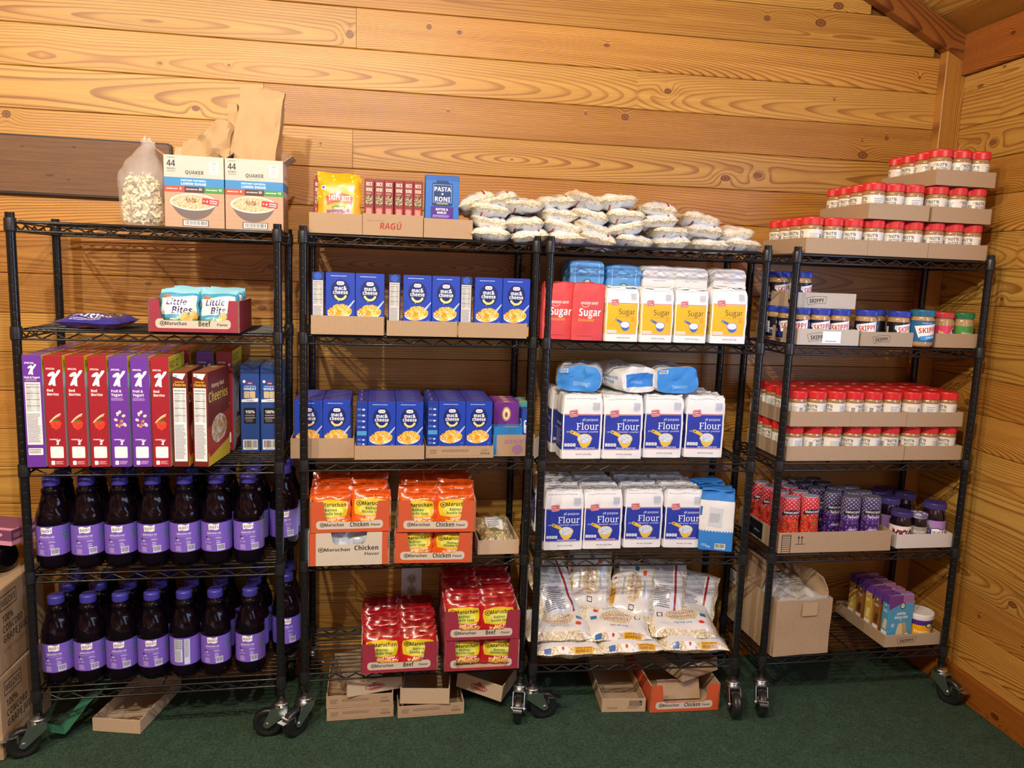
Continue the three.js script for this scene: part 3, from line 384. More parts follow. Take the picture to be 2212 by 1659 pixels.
// --- oatmeal boxes with paper bags, clear bag of chips on the top ---
const oatTex = cv(640, 512, (g) => {
  rc(g, '#c6bdb1', 0, 0, 420, 512); tx(g, '44', 50, 58, 60, '#1d1a18', { w: 60 }); tx(g, 'PACKETS', 50, 96, 16, '#1d1a18', { w: 60 }); rc(g, '#333', 22, 16, 56, 3); rc(g, '#333', 22, 112, 56, 3);
  tx(g, 'QUAKER', 212, 118, 36, '#211c22', { w: 132 }); small(g, '#8a8078', 170, 140, 84, 8, 1); rrect(g, '#ece8e0', 318, 34, 66, 90, 3); tx(g, '100%', 351, 46, 14, '#555'); small(g, '#777', 328, 58, 46, 24, 4); tx(g, 'NO', 351, 90, 12, '#555'); small(g, '#777', 328, 98, 46, 22, 4);
  rc(g, '#2f83c0', 0, 156, 420, 62); tx(g, 'INSTANT OATMEAL', 205, 176, 17, '#cfe8fa', { w: 180 }); tx(g, 'LOWER SUGAR', 205, 200, 24, '#f4fbff', { w: 180 });
  for (const [c, x, a, n] of [['#b5472c', 0, 'CINNAMON & SPICE', '6'], ['#4a2c2a', 140, "MAPLE & BROWN SUGAR", '22'], ['#3f8a44', 280, 'APPLES & CINNAMON', '12']]) { rc(g, c, x, 218, 140, 44); tx(g, a, x + 52, 238, 11, '#fff', { w: 80 }); tx(g, n, x + 112, 236, 22); }
  rc(g, '#b8987a', 0, 262, 420, 250); for (let i = 0; i < 40; i++) rc(g, 'rgba(150,110,70,.10)', 0, 262 + rnd() * 250, 420, 3); g.fillStyle = '#6f605c'; g.beginPath(); g.moveTo(38, 330); g.quadraticCurveTo(90, 456, 200, 456); g.quadraticCurveTo(320, 456, 366, 330); g.fill(); el(g, '#e5ded2', 202, 328, 166, 62); el(g, '#cdb591', 202, 328, 152, 53); for (let i = 0; i < 260; i++) { const a = rnd() * 6.3, q = Math.sqrt(rnd()); el(g, pick(['#d9c19a', '#c2a577', '#e6d4b0', '#b5946a']), 202 + Math.cos(a) * q * 145, 328 + Math.sin(a) * q * 48, rr(4, 9), rr(3, 6), rnd() * 3); } speck(g, 40, 150, 302, 70, 30, ['#8c5a34', '#7a4a2a'], 3, 7);
  g.save(); g.translate(312, 318); g.rotate(0.1); rc(g, '#c5283a', -50, -18, 118, 44); tx(g, '+', -36, 4, 34, '#ffd83a'); tx(g, '4', -14, 4, 24); tx(g, 'ORIGINAL', 32, -4, 14, '#fff', { w: 58 }); tx(g, 'FLAVOR', 32, 12, 14, '#fff', { w: 52 }); g.restore(); rc(g, '#222', 122, 458, 184, 46); bars(g, 128, 462, 172, 38, '#222', '#f6f6f4');
  rc(g, '#d3c4b0', 424, 0, 216, 512); rc(g, '#2f83c0', 424, 156, 216, 62); rc(g, '#b08a66', 424, 262, 216, 250); tx(g, 'QUAKER', 532, 110, 34, '#211c22', { w: 110 }); small(g, '#7a6a5a', 440, 300, 180, 120, 12);
});
const oatMat = print(oatTex), OM = { front: [0, 0, 0.656, 1], back: [0, 0, 0.656, 1], left: [0.663, 0, 1, 1], right: [0.663, 0, 1, 1], top: [0.663, 0, 1, 0.3], bottom: [0.663, 0.7, 1, 1] };
const paperMat = std({ color: lin(0.47, 0.31, 0.15), roughness: 0.8, side: THREE.DoubleSide });
function openCarton(t, w, h, d, F, mat, th = 0.0015) {        // four walls with open top flaps
  for (const [k, g] of [['front_panel', carton(w, h, th, F, 0.0004).translate(0, 0, d / 2 - th / 2)], ['back_panel', carton(w, h, th, F, 0.0004).translate(0, 0, -d / 2 + th / 2)], ['side_panel', carton(th, h, d - 2 * th, F, 0.0004).translate(w / 2 - th / 2, 0, 0)], ['side_panel', carton(th, h, d - 2 * th, F, 0.0004).translate(-w / 2 + th / 2, 0, 0)], ['bottom_panel', carton(w - 2 * th, th, d - 2 * th, F, 0.0004)]]) M(k, g, mat, t);
}
['left', 'right'].forEach((w, i) => {
  const t = spawn('oatmeal', 'oatmeal_box', 'food box', 'oatmeal cartons on the leftmost rack', `large instant oatmeal carton on top of leftmost rack, ${w} one`, (t) => {
    openCarton(t, 0.168, 0.208, 0.13, OM, oatMat); const f = M('top_flap', carton(0.164, 0.05, 0.0014, { all: [0.663, 0, 1, 0.2] }, 0.0003), kraftPale, t); f.position.set(0, 0.206, -0.063); f.rotation.x = -0.5;
    for (const s of [-1, 1]) { const q = M('top_flap', carton(0.0014, 0.035, 0.11, { all: [0.663, 0, 1, 0.2] }, 0.0003), kraftPale, t); q.position.set(s * 0.083, 0.205, 0); q.rotation.z = s * -0.9; }
  });
  put(t, 0, 0, i ? 0.658 : 0.485, -0.107, 0.0008, i ? -1 : 1);
});
// crumpled open paper bag: square tube pinched and bent
function paperBag(w, h, d, k, lean) {
  return soft(w, h, d, {}, (p, c) => { const u = p.y / h, m = ss(0.15, 1, u); p.z *= 1 - 0.75 * m * m; p.x *= 1 + 0.03 * m; p.x += lean * u * u * w; p.z -= 0.12 * d * u; const a = 1 - Math.min(1, Math.abs(c[0]) * 0.4); p.z += wr(p, 24, 0.014 * a + 0.004, k) + wr(p, 52, 0.007, k + 3) + wr(p, 130, 0.002, k); p.x += wr(p, 18, 0.008, k + 5); p.y += (c[1] > 0.9 ? p.x * -0.12 : 0); }, [18, 22, 8], 0.5);
}
{
  const a = thing('paper_bag', 'brown paper bag folded low, sticking out of left oatmeal carton', 'paper bag'); M('bag_body', soft(0.152, 0.17, 0.09, {}, (p, c) => { const u = p.y / 0.17, x = p.x; p.z *= 1 - 0.6 * u; p.y *= 0.62 + 0.44 * ss(-0.075, 0.05, x) - 0.5 * ss(0.055, 0.085, x) * 0.3; p.x += u * 0.02 + wr(p, 22, 0.012, 4); p.z += wr(p, 26, 0.034, 2) + wr(p, 60, 0.009, 6); p.y += wr(p, 26, 0.014, 9) * u; }, [18, 18, 8], 0.4), paperMat, a); put(a, 0, 0, 0.495, -0.12, 0.15);
  const b = thing('paper_bag', 'tall open brown paper bag standing in right oatmeal carton', 'paper bag'); M('bag_body', paperBag(0.125, 0.34, 0.085, 1, 0.18), paperMat, b); put(b, 0, 0, 0.655, -0.105, 0.09, -4);
  const f = M('folded_side', soft(0.045, 0.2, 0.06, {}, (p) => { const u = p.y / 0.2; p.x *= 1 - 0.4 * u; p.z *= 1 - 0.6 * u; p.x += wr(p, 30, 0.02, 3); p.z += wr(p, 50, 0.02, 4); }, [8, 14, 6], 0.4), paperMat, b); f.position.set(-0.06, 0.09, -0.02); f.rotation.z = 0.06;
}
{
  const t = thing('chip_bag', 'clear plastic bag of pale chips beside oatmeal cartons', 'food bag'); seed = 41; const parts = [];
  for (let i = 0; i < 620; i++) { const y = rr(0.01, 0.145), R = 0.053 * Math.sqrt(Math.max(0.15, 1 - ((y - 0.06) / 0.11) ** 2)), a = rnd() * 6.3, q = R * Math.sqrt(rr(0.35, 1)), g = new THREE.SphereGeometry(rr(0.01, 0.016), 6, 3, 0, 6.3, 0, 0.75); g.scale(1, 0.5, rr(0.35, 0.8)); g.rotateX(rnd() * 6); g.rotateZ(rnd() * 6); g.translate(Math.cos(a) * q, y, Math.sin(a) * q * 0.75); parts.push(g.toNonIndexed()); }
  const chips = M('chips', mergeGeometries(parts), std({ color: lin(0.8, 0.68, 0.44), roughness: 0.7, side: THREE.DoubleSide }), t); chips.userData.kind = 'stuff';
  M('plastic_film', soft(0.13, 0.255, 0.1, {}, (p, c) => { const u = p.y / 0.255; const k = u < 0.08 ? 0.75 + u * 3 : u < 0.55 ? 1 : 1 - 0.75 * ss(0.55, 1, u); const l = Math.hypot(c[0], c[2]) || 1, m = Math.max(Math.abs(c[0]), Math.abs(c[2])) || 0; p.x = (c[0] / l) * m * 0.064 * k; p.z = (c[2] / l) * m * 0.05 * k; p.x += wr(p, 45, 0.012, 2) * (0.3 + u) - 0.0 + ss(0.6, 1, u) * 0.02; p.z += wr(p, 45, 0.012, 5) * (0.3 + u); p.y += c[1] > 0.95 ? wr(p, 200, 0.03, 3) : 0; }, [14, 26, 12], 0.8), phy({ color: 0xffffff, transmission: 0.85, roughness: 0.22, thickness: 0, ior: 1.25, specularIntensity: 0.8, side: THREE.DoubleSide }), t);
  put(t, 0, 0, 0.325, -0.1, 0.0005);
}
{ // dark plank hung on the wall
  const t = thing('wooden_sign', 'dark weathered wooden board hung on the wall at far left', 'wall board');
  const map = cv(1024, 256, (g) => { rc(g, '#6e4c30', 0, 0, 1024, 256); for (let i = 0; i < 1600; i++) rc(g, pick(['rgba(50,30,18,.10)', 'rgba(150,112,74,.10)', 'rgba(40,24,14,.08)']), rnd() * 1024, rnd() * 256, rr(30, 160), rr(1, 3)); for (let i = 0; i < 16; i++) el(g, 'rgba(45,26,16,.5)', rnd() * 1024, rnd() * 256, rr(4, 14), rr(2, 5)); });
  const s = new THREE.Shape(), w = 1.05, h = 0.188, r = 0.014; s.moveTo(0, 0); s.lineTo(w - r, 0); s.quadraticCurveTo(w, 0, w, r); s.lineTo(w, h - r); s.quadraticCurveTo(w, h, w - r, h); s.lineTo(0, h); s.closePath();
  const inner = new THREE.Shape(), q = 0.006; inner.moveTo(0, q); inner.lineTo(w - r, q); inner.lineTo(w - q, r); inner.lineTo(w - q, h - r); inner.lineTo(w - r, h - q); inner.lineTo(0, h - q); inner.closePath();
  M('backing', new THREE.ExtrudeGeometry(s, { depth: 0.02, bevelEnabled: false }), std({ color: lin(0.02, 0.015, 0.012), roughness: 0.5 }), t); const fg = new THREE.ExtrudeGeometry(inner, { depth: 0.002, bevelEnabled: false }), uv = fg.attributes.uv; for (let i = 0; i < uv.count; i++) uv.setXY(i, uv.getX(i), uv.getY(i) / h); M('face_board', fg, std({ map, roughness: 0.6 }), t).position.z = 0.0202;
  t.position.set(-0.315, 1.735, ZW + 0.001); t.rotation.z = -0.004;
}
// --- display tray of muffin pouches, bag of raisins ---
const beefRed = '#93283c', chickOr = '#c4532c', paleStrip = '#c9beac';
function maruLogo(g, x, y, s, ink = '#1a1614') { g.strokeStyle = ink; g.lineWidth = s * 0.06; for (const k of [0.42, 0.3]) { g.beginPath(); g.arc(x - s * 2.1, y, s * k, 0, 7); g.stroke(); } el(g, ink, x - s * 2.1, y, s * 0.14); tx(g, 'Maruchan', x + s * 0.1, y, s * 0.82, ink, { w: s * 3.6 }); }
function boxPanel(col, flavor, tall) { return cv(512, tall ? 256 : 200, (g, w, h) => { rc(g, col, 0, 0, w, h); for (let i = 0; i < 1500; i++) rc(g, 'rgba(255,220,200,.04)', rnd() * w, rnd() * h, rr(2, 8), 1); if (tall) { rc(g, paleStrip, 46, 0, w - 92, h); maruLogo(g, 176, 120, 46); tx(g, flavor, 366, 108, 56, '#1a1614', { w: 158 }); tx(g, 'Flavor', 400, 160, 32, '#1a1614'); } else { rrect(g, paleStrip, 40, h - 78, w - 90, 56, 22); maruLogo(g, 150, h - 50, 34); tx(g, flavor, 312, h - 50, 42, '#1a1614', { w: flavor.length * 17.5 }); tx(g, 'Flavor', 414, h - 46, 22, '#1a1614', { w: 62 }); } }); }
const boxMats = { beef: print(boxPanel(beefRed, 'Beef'), 0.6), chicken: print(boxPanel(chickOr, 'Chicken'), 0.6), chickenTall: print(boxPanel(chickOr, 'Chicken', true), 0.6) };
const boxSide = { beef: std({ color: beefRed, roughness: 0.6 }), chicken: std({ color: chickOr, roughness: 0.6 }) }, boxInner = std({ map: kraftTex, color: lin(1.1, 1.15, 1.25), roughness: 0.85 });
// display box: U-cut front (low lip, raised corners), sloping sides, tall back; front at z = 0
function displayBox(t, kind, w, lip, corner, d, back, { cw = 0.042, th = 0.004, slope = 0.6 } = {}) {
  const s = new THREE.Shape(); s.moveTo(-w / 2, 0); s.lineTo(w / 2, 0); s.lineTo(w / 2, corner); s.lineTo(w / 2 - cw, corner); s.lineTo(w / 2 - cw - 0.006, lip + 0.01); s.lineTo(w / 2 - cw - 0.014, lip); s.lineTo(-w / 2 + cw + 0.014, lip); s.lineTo(-w / 2 + cw + 0.006, lip + 0.01); s.lineTo(-w / 2 + cw, corner); s.lineTo(-w / 2, corner); s.closePath();
  const f = new THREE.ExtrudeGeometry(s, { depth: th, bevelEnabled: false }), uv = f.attributes.uv; for (let i = 0; i < uv.count; i++) uv.setXY(i, uv.getX(i) / w + 0.5, uv.getY(i) / (w * 0.39)); f.translate(0, 0.0005, -th); M('front_panel', f, boxMats[kind], t);
  const q = new THREE.Shape(); q.moveTo(0, 0); q.lineTo(d, 0); q.lineTo(d, back); q.lineTo(d * slope, back); q.lineTo(0, corner); q.closePath();
  for (const k of [-1, 1]) { const g = new THREE.ExtrudeGeometry(q, { depth: th, bevelEnabled: false }).rotateY(Math.PI / 2).translate(k > 0 ? w / 2 - th : -w / 2, 0.0005, 0); M('side_panel', g, k > 0 ? boxInner : boxInner, t); M('side_print', new THREE.ExtrudeGeometry(q, { depth: 0.0006, bevelEnabled: false }).rotateY(Math.PI / 2).translate(k > 0 ? w / 2 : -w / 2 - 0.0006, 0.0005, 0), boxSide[kind], t); }
  M('back_panel', carton(w - 2 * th, back, th, {}, 0.0005).translate(0, 0.0005, -d + th / 2), boxInner, t); M('bottom_panel', panel(w - 2 * th, th, d - 2 * th).translate(0, th / 2 + 0.0005, -d / 2), boxInner, t);
}
{
  const t = thing('display_box', 'crimson display tray holding muffin pouches, second shelf of leftmost rack', 'cardboard box'); displayBox(t, 'beef', 0.255, 0.034, 0.095, 0.24, 0.095, { cw: 0.03, slope: 0.2 }); put(t, 0, 1, 0.492, 0.03, 0.0006, 0);
  const map = cv(256, 256, (g) => { rc(g, '#3d9cc4', 0, 0, 256, 256); rc(g, '#8fd0e6', 0, 0, 256, 26); poly(g, '#f3f0ea', [[10, 60], [246, 40], [246, 150], [10, 165]]); poly(g, '#3a8a4a', [[0, 190], [256, 175], [256, 256], [0, 256]]); tx(g, 'Little', 112, 85, 54, '#26206a', { sk: -0.2, w: 150 }); tx(g, 'Bites', 150, 135, 58, '#26206a', { sk: -0.2, w: 150 }); speck(g, 12, 140, 150, 110, 90, ['#e2a84e', '#d6943a', '#eec070'], 20, 32); rrect(g, '#e06a2a', 20, 44, 50, 18, 6); el(g, '#3b7fc0', 50, 210, 18); el(g, '#f3f3f0', 80, 220, 12); rc(g, '#5fb4d4', 0, 244, 256, 12); });
  const pm = filmMat(map), pg = [0, 1].map((o) => pillow(0.108, 0.125, 0.034, { o: o + 2, lump: 0.16, fin: 0.08, crimp: 0.001 }));
  let n = 0; for (let row = 0; row < 4; row++) for (const c of [0, 1]) { const q = thing('muffin_pouch', `blue muffin snack pouch, ${ORD[row]} row from front, ${c ? 'right' : 'left'} side of crimson tray`, 'snack pouch', 'muffin pouches in crimson tray'); M('pouch', pg[n++ % 2], pm, q).position.y = 0.058; put(q, 0, 1, 0.435 + c * 0.112 + rr(-0.004, 0.004), -0.03 - row * 0.052, 0.006 + row * 0.002, rr(-7, 7)); q.rotation.x = -0.25; }
  const r = thing('raisin_bag', 'dark blue raisin bag lying flat, second shelf of leftmost rack', 'food bag'), rm = cv(256, 160, (g) => { rc(g, '#2a2f8c', 0, 0, 256, 160); rc(g, '#6b5a48', 40, 30, 170, 50); speck(g, 300, 40, 30, 170, 50, ['#3a2a22', '#54402f', '#8a7458'], 4, 7); tx(g, 'RAISINS', 128, 112, 40, '#fff', { w: 180 }); rc(g, '#5b62c8', 0, 0, 256, 10); small(g, '#cfd2f4', 60, 136, 130, 14, 2); });
  const m = M('pouch', pillow(0.2, 0.135, 0.035, { o: 9, lump: 0.2, fin: 0.05, crimp: 0.001 }), filmMat(rm), r); m.rotation.x = -Math.PI / 2 + 0.05; m.position.y = 0.02; put(r, 0, 1, 0.19, -0.085, 0.001, -14);
}
// ================= second rack =================
seed = 61;
function cardTray(name, label, w, h, d, mat, o, group) { const t = thing(name, label, 'cardboard tray', group); tray(t, w, h, d, mat, o); return t; }
const ragu = kraftPrint(512, 180, (g) => { tx(g, 'BEST BY 10/14/2025', 110, 58, 16, 'rgba(60,40,30,.55)', { w: 150, b: '' }); tx(g, 'RAGÚ', 236, 100, 74, '#a3392f', { w: 190, sk: -0.12 }); });
put(cardTray('cardboard_tray', 'plain cardboard tray with yellow pouches, top shelf of second rack', 0.16, 0.062, 0.25, kraft), 1, 0, 0.096, -0.012);
put(cardTray('cardboard_tray', 'cardboard tray with red sauce lettering holding slim rice boxes', 0.186, 0.066, 0.25, kraft, { front: ragu }), 1, 0, 0.27, -0.01);
put(cardTray('cardboard_tray', 'plain cardboard tray holding one blue pasta box, top of second rack', 0.154, 0.06, 0.25, kraft), 1, 0, 0.442, -0.008);
const tastyMap = cv(256, 256, (g) => { rc(g, '#dba312', 0, 0, 256, 256); speck(g, 40, 0, 0, 256, 90, ['#f7cf4a', '#d99a10'], 4, 9); rrect(g, '#e6e8f0', 12, 40, 26, 18, 4); rc(g, '#3a4a7a', 18, 44, 14, 10); g.fillStyle = '#d83f22'; g.beginPath(); g.moveTo(40, 92); g.quadraticCurveTo(128, 52, 216, 92); g.lineTo(206, 132); g.quadraticCurveTo(128, 100, 50, 132); g.closePath(); g.fill(); tx(g, 'TASTY BITE', 128, 96, 32, '#fff4d8', { w: 146 }); el(g, '#4c7a2c', 124, 142, 44, 11); tx(g, 'ORGANIC', 124, 143, 15, '#f4f4d8', { w: 66 }); poly(g, '#7d2458', [[44, 152], [206, 146], [196, 216], [56, 220]]); tx(g, 'Madras Lentils', 126, 170, 18, '#fff', { w: 120 }); small(g, '#e2b8d0', 60, 182, 130, 18, 2); el(g, '#efe9da', 126, 240, 80, 30); speck(g, 80, 60, 216, 136, 34, ['#9a5a2c', '#f2ead8', '#7a3d20'], 3, 7); });
const pouchGeo = [0, 1].map((o) => pillow(0.128, 0.19, 0.03, { o: o + 5, lump: 0.1, fin: 0.05, crimp: 0.0006, sq: 6 })), tastyMat = filmMat(tastyMap, { roughness: 0.4 });
const redPouch = filmMat(cv(64, 64, (g) => { rc(g, '#a52c22', 0, 0, 64, 64); rc(g, '#c8452e', 0, 4, 64, 8); small(g, '#f0d8b8', 8, 20, 48, 30, 5); }), { roughness: 0.4 });
[[0.106, -0.045, 'front', tastyMat], [0.1, -0.085, 'rear', tastyMat], [0.09, -0.13, 'red', redPouch]].forEach(([x, z, w, m], i) => { const t = thing('food_pouch', w === 'red' ? 'dark red food pouch behind the yellow ones, top of second rack' : `yellow lentil pouch with red banner, ${w} one of two`, 'food pouch'); M('pouch', pouchGeo[i % 2], m, t).position.y = 0.092; put(t, 1, 0, x, z, 0.006 + (w === 'front' ? -0.03 : 0) * 0, i ? 3 : -3); t.rotation.x = -0.1; if (i === 0) t.scale.y = 0.9; });
const roniTex = cv(256, 512, (g) => { rc(g, '#7d1f24', 0, 0, 256, 512); tx(g, 'RICE', 64, 44, 46, '#f4e4cf', { w: 92 }); tx(g, 'RONI', 64, 96, 46, '#f4e4cf', { w: 92 }); small(g, '#e8c8a8', 22, 126, 84, 14, 2); rc(g, '#2a1a14', 14, 148, 100, 90); speck(g, 160, 16, 150, 96, 86, ['#e6d8b8', '#a8905c', '#58602c', '#c9b488'], 3, 7); rrect(g, '#b84a44', 18, 262, 92, 120, 12); small(g, '#f0cfc0', 24, 276, 80, 96, 10); small(g, '#e8b8a0', 20, 400, 88, 90, 8); rc(g, '#8c2a2c', 128, 0, 128, 512); tx(g, 'RICE A RONI', 192, 200, 30, '#f4e4cf', { rot: -1.57, w: 220 }); });
const roniMat = print(roniTex), RO = { front: [0, 0, 0.5, 1], back: [0, 0, 0.5, 1], left: [0.5, 0, 1, 1], right: [0.5, 0, 1, 1], top: [0.5, 0, 1, 0.2], bottom: [0.5, 0.8, 1, 1] }, roniGeo = carton(0.029, 0.168, 0.12, RO), roniFlap = carton(0.026, 0.001, 0.07, { all: [0.5, 0, 1, 0.2] }, 0.0003);
for (let i = 0; i < 6; i++) put(spawn('roni', 'rice_box', 'food box', 'slim maroon rice boxes', `slim maroon rice mix box, ${ORD[i]} from left, top of second rack`, (t) => { M('carton', roniGeo, roniMat, t); M('top_flap', roniFlap, roniMat, t).position.y = 0.168; }), 1, 0, 0.196 + i * 0.0303, -0.095, 0.005, rr(-1.5, 1.5));
put(spawn('roni', 'rice_box', 'food box', 'slim maroon rice boxes', 'slim maroon rice mix box squeezed behind yellow pouches', null), 1, 0, 0.036, -0.19, 0.005);
const pastaTex = cv(320, 512, (g) => { rc(g, '#2f6fc0', 0, 0, 256, 512); rc(g, '#2a5fae', 0, 0, 256, 40); rrect(g, '#17386c', 48, 58, 160, 196, 14); g.strokeStyle = '#8fb6e6'; g.lineWidth = 4; g.strokeRect(58, 74, 140, 150); rrect(g, '#17386c', 80, 40, 96, 26, 8); tx(g, 'PASTA', 128, 112, 50, '#f4f6fa', { w: 132 }); tx(g, 'RONI', 128, 196, 54, '#f4f6fa', { w: 124 }); el(g, '#f4f6fa', 128, 152, 8); rrect(g, '#9a8a4a', 84, 224, 88, 16, 4); poly(g, '#4b2a86', [[40, 258], [216, 258], [216, 400], [40, 400]]); tx(g, 'BUTTER &', 126, 282, 26, '#fff', { w: 96 }); tx(g, 'GARLIC', 126, 310, 26, '#fff', { w: 76 }); small(g, '#c8b4ea', 56, 330, 140, 24, 3); el(g, '#e9dfcf', 140, 450, 130, 70); speck(g, 90, 60, 400, 180, 100, ['#ecd9a0', '#e2c680', '#f2e6c0'], 6, 16); speck(g, 20, 90, 390, 80, 40, ['#b8432a', '#8a4a28', '#4f7a30'], 8, 16); rc(g, '#28569c', 256, 0, 64, 512); });
put((() => { const t = thing('pasta_box', 'blue pasta mix box with purple banner, top of second rack', 'food box'), F = { front: [0, 0, 0.8, 1], back: [0, 0, 0.8, 1], all: [0.8, 0, 1, 1] }; M('carton', carton(0.106, 0.188, 0.035, F), print(pastaTex), t); M('top_flap', carton(0.098, 0.001, 0.028, { all: [0.8, 0, 1, 0.3] }, 0.0003), print(pastaTex), t).position.y = 0.188; return t; })(), 1, 0, 0.421, -0.034, 0.005, 2);
// --- macaroni boxes ---
const macTex = cv(512, 512, (g) => {
  rc(g, '#1a3fae', 0, 0, 250, 512); small(g, '#dfe6fb', 40, 22, 170, 10, 1); el(g, '#0f2468', 125, 150, 84, 96); rrect(g, '#f6f2f4', 92, 70, 66, 32, 16); tx(g, 'Kraft', 125, 86, 20, '#c22a4a', { w: 46 }); tx(g, 'mac&', 125, 128, 48, '#fff', { w: 108 }); tx(g, 'cheese', 125, 164, 46, '#fff', { w: 132 }); g.strokeStyle = '#f2d888'; g.lineWidth = 20; g.lineCap = 'round'; g.beginPath(); g.arc(125, 176, 50, 0.45, 2.7); g.stroke(); rc(g, '#f2d888', 104, 220, 5, 24);
  g.fillStyle = '#f2a91e'; g.beginPath(); g.moveTo(0, 415); g.quadraticCurveTo(120, 470, 250, 425); g.lineTo(250, 512); g.lineTo(0, 512); g.fill(); poly(g, '#b8c4d8', [[180, 296], [246, 226], [250, 236], [196, 312]]); el(g, '#efe6d0', 118, 338, 106, 54, -0.1); for (let i = 0; i < 60; i++) { const a = rnd() * 6.3, q = Math.sqrt(rnd()); g.strokeStyle = pick(['#f0b83c', '#e6a022', '#f6cc66', '#d8901c']); g.lineWidth = 9; g.beginPath(); g.arc(118 + Math.cos(a) * q * 92, 328 + Math.sin(a) * q * 54, 13, rnd() * 6, rnd() * 6 + 2); g.stroke(); } small(g, '#9fb4ee', 214, 386, 24, 12, 2);
  g.save(); g.translate(124, 424); g.rotate(-0.07); rc(g, '#eef2f6', 0, 0, 106, 60); small(g, '#8890a0', 10, 10, 84, 40, 4); g.restore();
  rc(g, '#1b3270', 252, 0, 88, 512); el(g, '#2a55c0', 296, 30, 30); nutri(g, 256, 66, 80, 440, '#c9cbc8');
  rc(g, '#17389a', 342, 0, 88, 512); for (let i = 0; i < 4; i++) { el(g, '#c4d0ee', 400, 70 + i * 54, 14, 9); small(g, '#a9b8e4', 350, 60 + i * 54, 34, 20, 3); } rc(g, '#4a9ad0', 346, 268, 80, 40); for (let i = 0; i < 4; i++) { el(g, '#c4d0ee', 400, 350 + i * 40, 12, 8); small(g, '#a9b8e4', 350, 340 + i * 40, 34, 20, 3); }
  rc(g, '#3b3a8c', 432, 0, 80, 512); rc(g, '#2c2c74', 432, 250, 80, 8); rrect(g, '#d8d4e4', 452, 110, 40, 18, 8); small(g, '#8e8cc0', 446, 150, 54, 60, 4); rrect(g, '#d8d4e4', 452, 350, 40, 18, 8);
});
const macMat = print(macTex), MF = [0, 0, 0.488, 1], MN = [0.492, 0, 0.664, 1], MD = [0.668, 0, 0.84, 1], MT = [0.845, 0, 1, 0.5], macGeo = carton(0.0885, 0.184, 0.036, { front: MF, back: MF, left: MN, right: MD, top: MT, bottom: MT }), macFlap = carton(0.083, 0.0009, 0.02, { all: MT }, 0.0002);
function mac(label, group) { return spawn('mac', 'macaroni_box', 'food box', group, label, (t) => { M('carton', macGeo, macMat, t); M('top_flap', macFlap, macMat, t).position.set(0, 0.1838, 0.004); }); }
const TL = ['left', 'middle', 'right'];
[[0.1345, 0.026], [0.364, 0.03], [0.588, 0.034]].forEach(([x, z], k) => {
  put(cardTray('cardboard_tray', `cardboard tray of macaroni boxes, ${TL[k]} one on second shelf of second rack`, 0.221, k ? 0.048 : 0.058, 0.3, kraft, {}, 'macaroni trays'), 1, 1, x, z, 0, rr(-0.6, 0.6));
  put(mac(`blue macaroni box turned sideways in ${TL[k]} tray, second shelf of second rack`, 'macaroni boxes'), 1, 1, x - 0.09 + (k ? 0.004 : 0), z - 0.052, 0.006, 90);
  for (const c of [0, 1]) put(mac(`blue macaroni box facing front, ${c ? 'right' : 'left'} one in ${TL[k]} tray, second shelf of second rack`, 'macaroni boxes'), 1, 1, x - 0.022 + c * 0.0895 + (k ? 0.006 : 0), z - 0.026, 0.006, rr(-0.5, 0.5));
});
const usda = kraftPrint(512, 120, (g) => { small(g, 'rgba(60,45,35,.6)', 30, 34, 60, 50, 3); small(g, 'rgba(60,45,35,.6)', 120, 34, 230, 30, 2); rc(g, 'rgba(60,45,35,.5)', 30, 98, 380, 2); tx(g, 'USDA', 448, 74, 30, 'rgba(50,38,30,.85)', { w: 74 }); small(g, 'rgba(60,45,35,.5)', 420, 30, 60, 24, 3); });
const annieP = kraftPrint(256, 140, (g) => { tx(g, 'annie’s', 140, 40, 54, 'rgba(140,90,190,.75)', { w: 150 }); el(g, 'rgba(130,80,180,.5)', 150, 96, 34); });
[[0.055, -0.035, 0.2, 0.066, 0.272], [0.2685, -0.012, 0.224, 0.046, 0.295], [0.4985, -0.026, 0.226, 0.04, 0.295]].forEach(([x, z, w, h, td], k) => {
  put(cardTray('cardboard_tray', `cardboard tray packed with rows of macaroni boxes, ${TL[k]} one on third shelf of second rack`, w, h, td, kraft, k === 2 ? { front: usda } : {}, 'macaroni trays'), 1, 2, x, z);
  const side = k > 0; if (side) for (let i = 0; i < 3; i++) put(mac(`blue macaroni box standing sideways, ${ORD[i]} from front, ${TL[k]} tray on third shelf`, 'macaroni boxes'), 1, 2, x - w / 2 + 0.0245, z - 0.052 - i * 0.09, 0.0056, -90).scale.set(1, 1, 0.98);
  for (let row = 0; row < (k ? 7 : 6); row++) for (const c of [0, 1]) put(mac(`blue macaroni box, ${ORD[row]} row from front, ${c ? 'right' : 'left'} column, ${TL[k]} tray on third shelf`, 'macaroni boxes'), 1, 2, x - w / 2 + (side ? 0.0865 : 0.056) + c * 0.0893 - (side ? 0 : 0.0), z - 0.025 - row * 0.0375, 0.0056, rr(-0.6, 0.6));
});
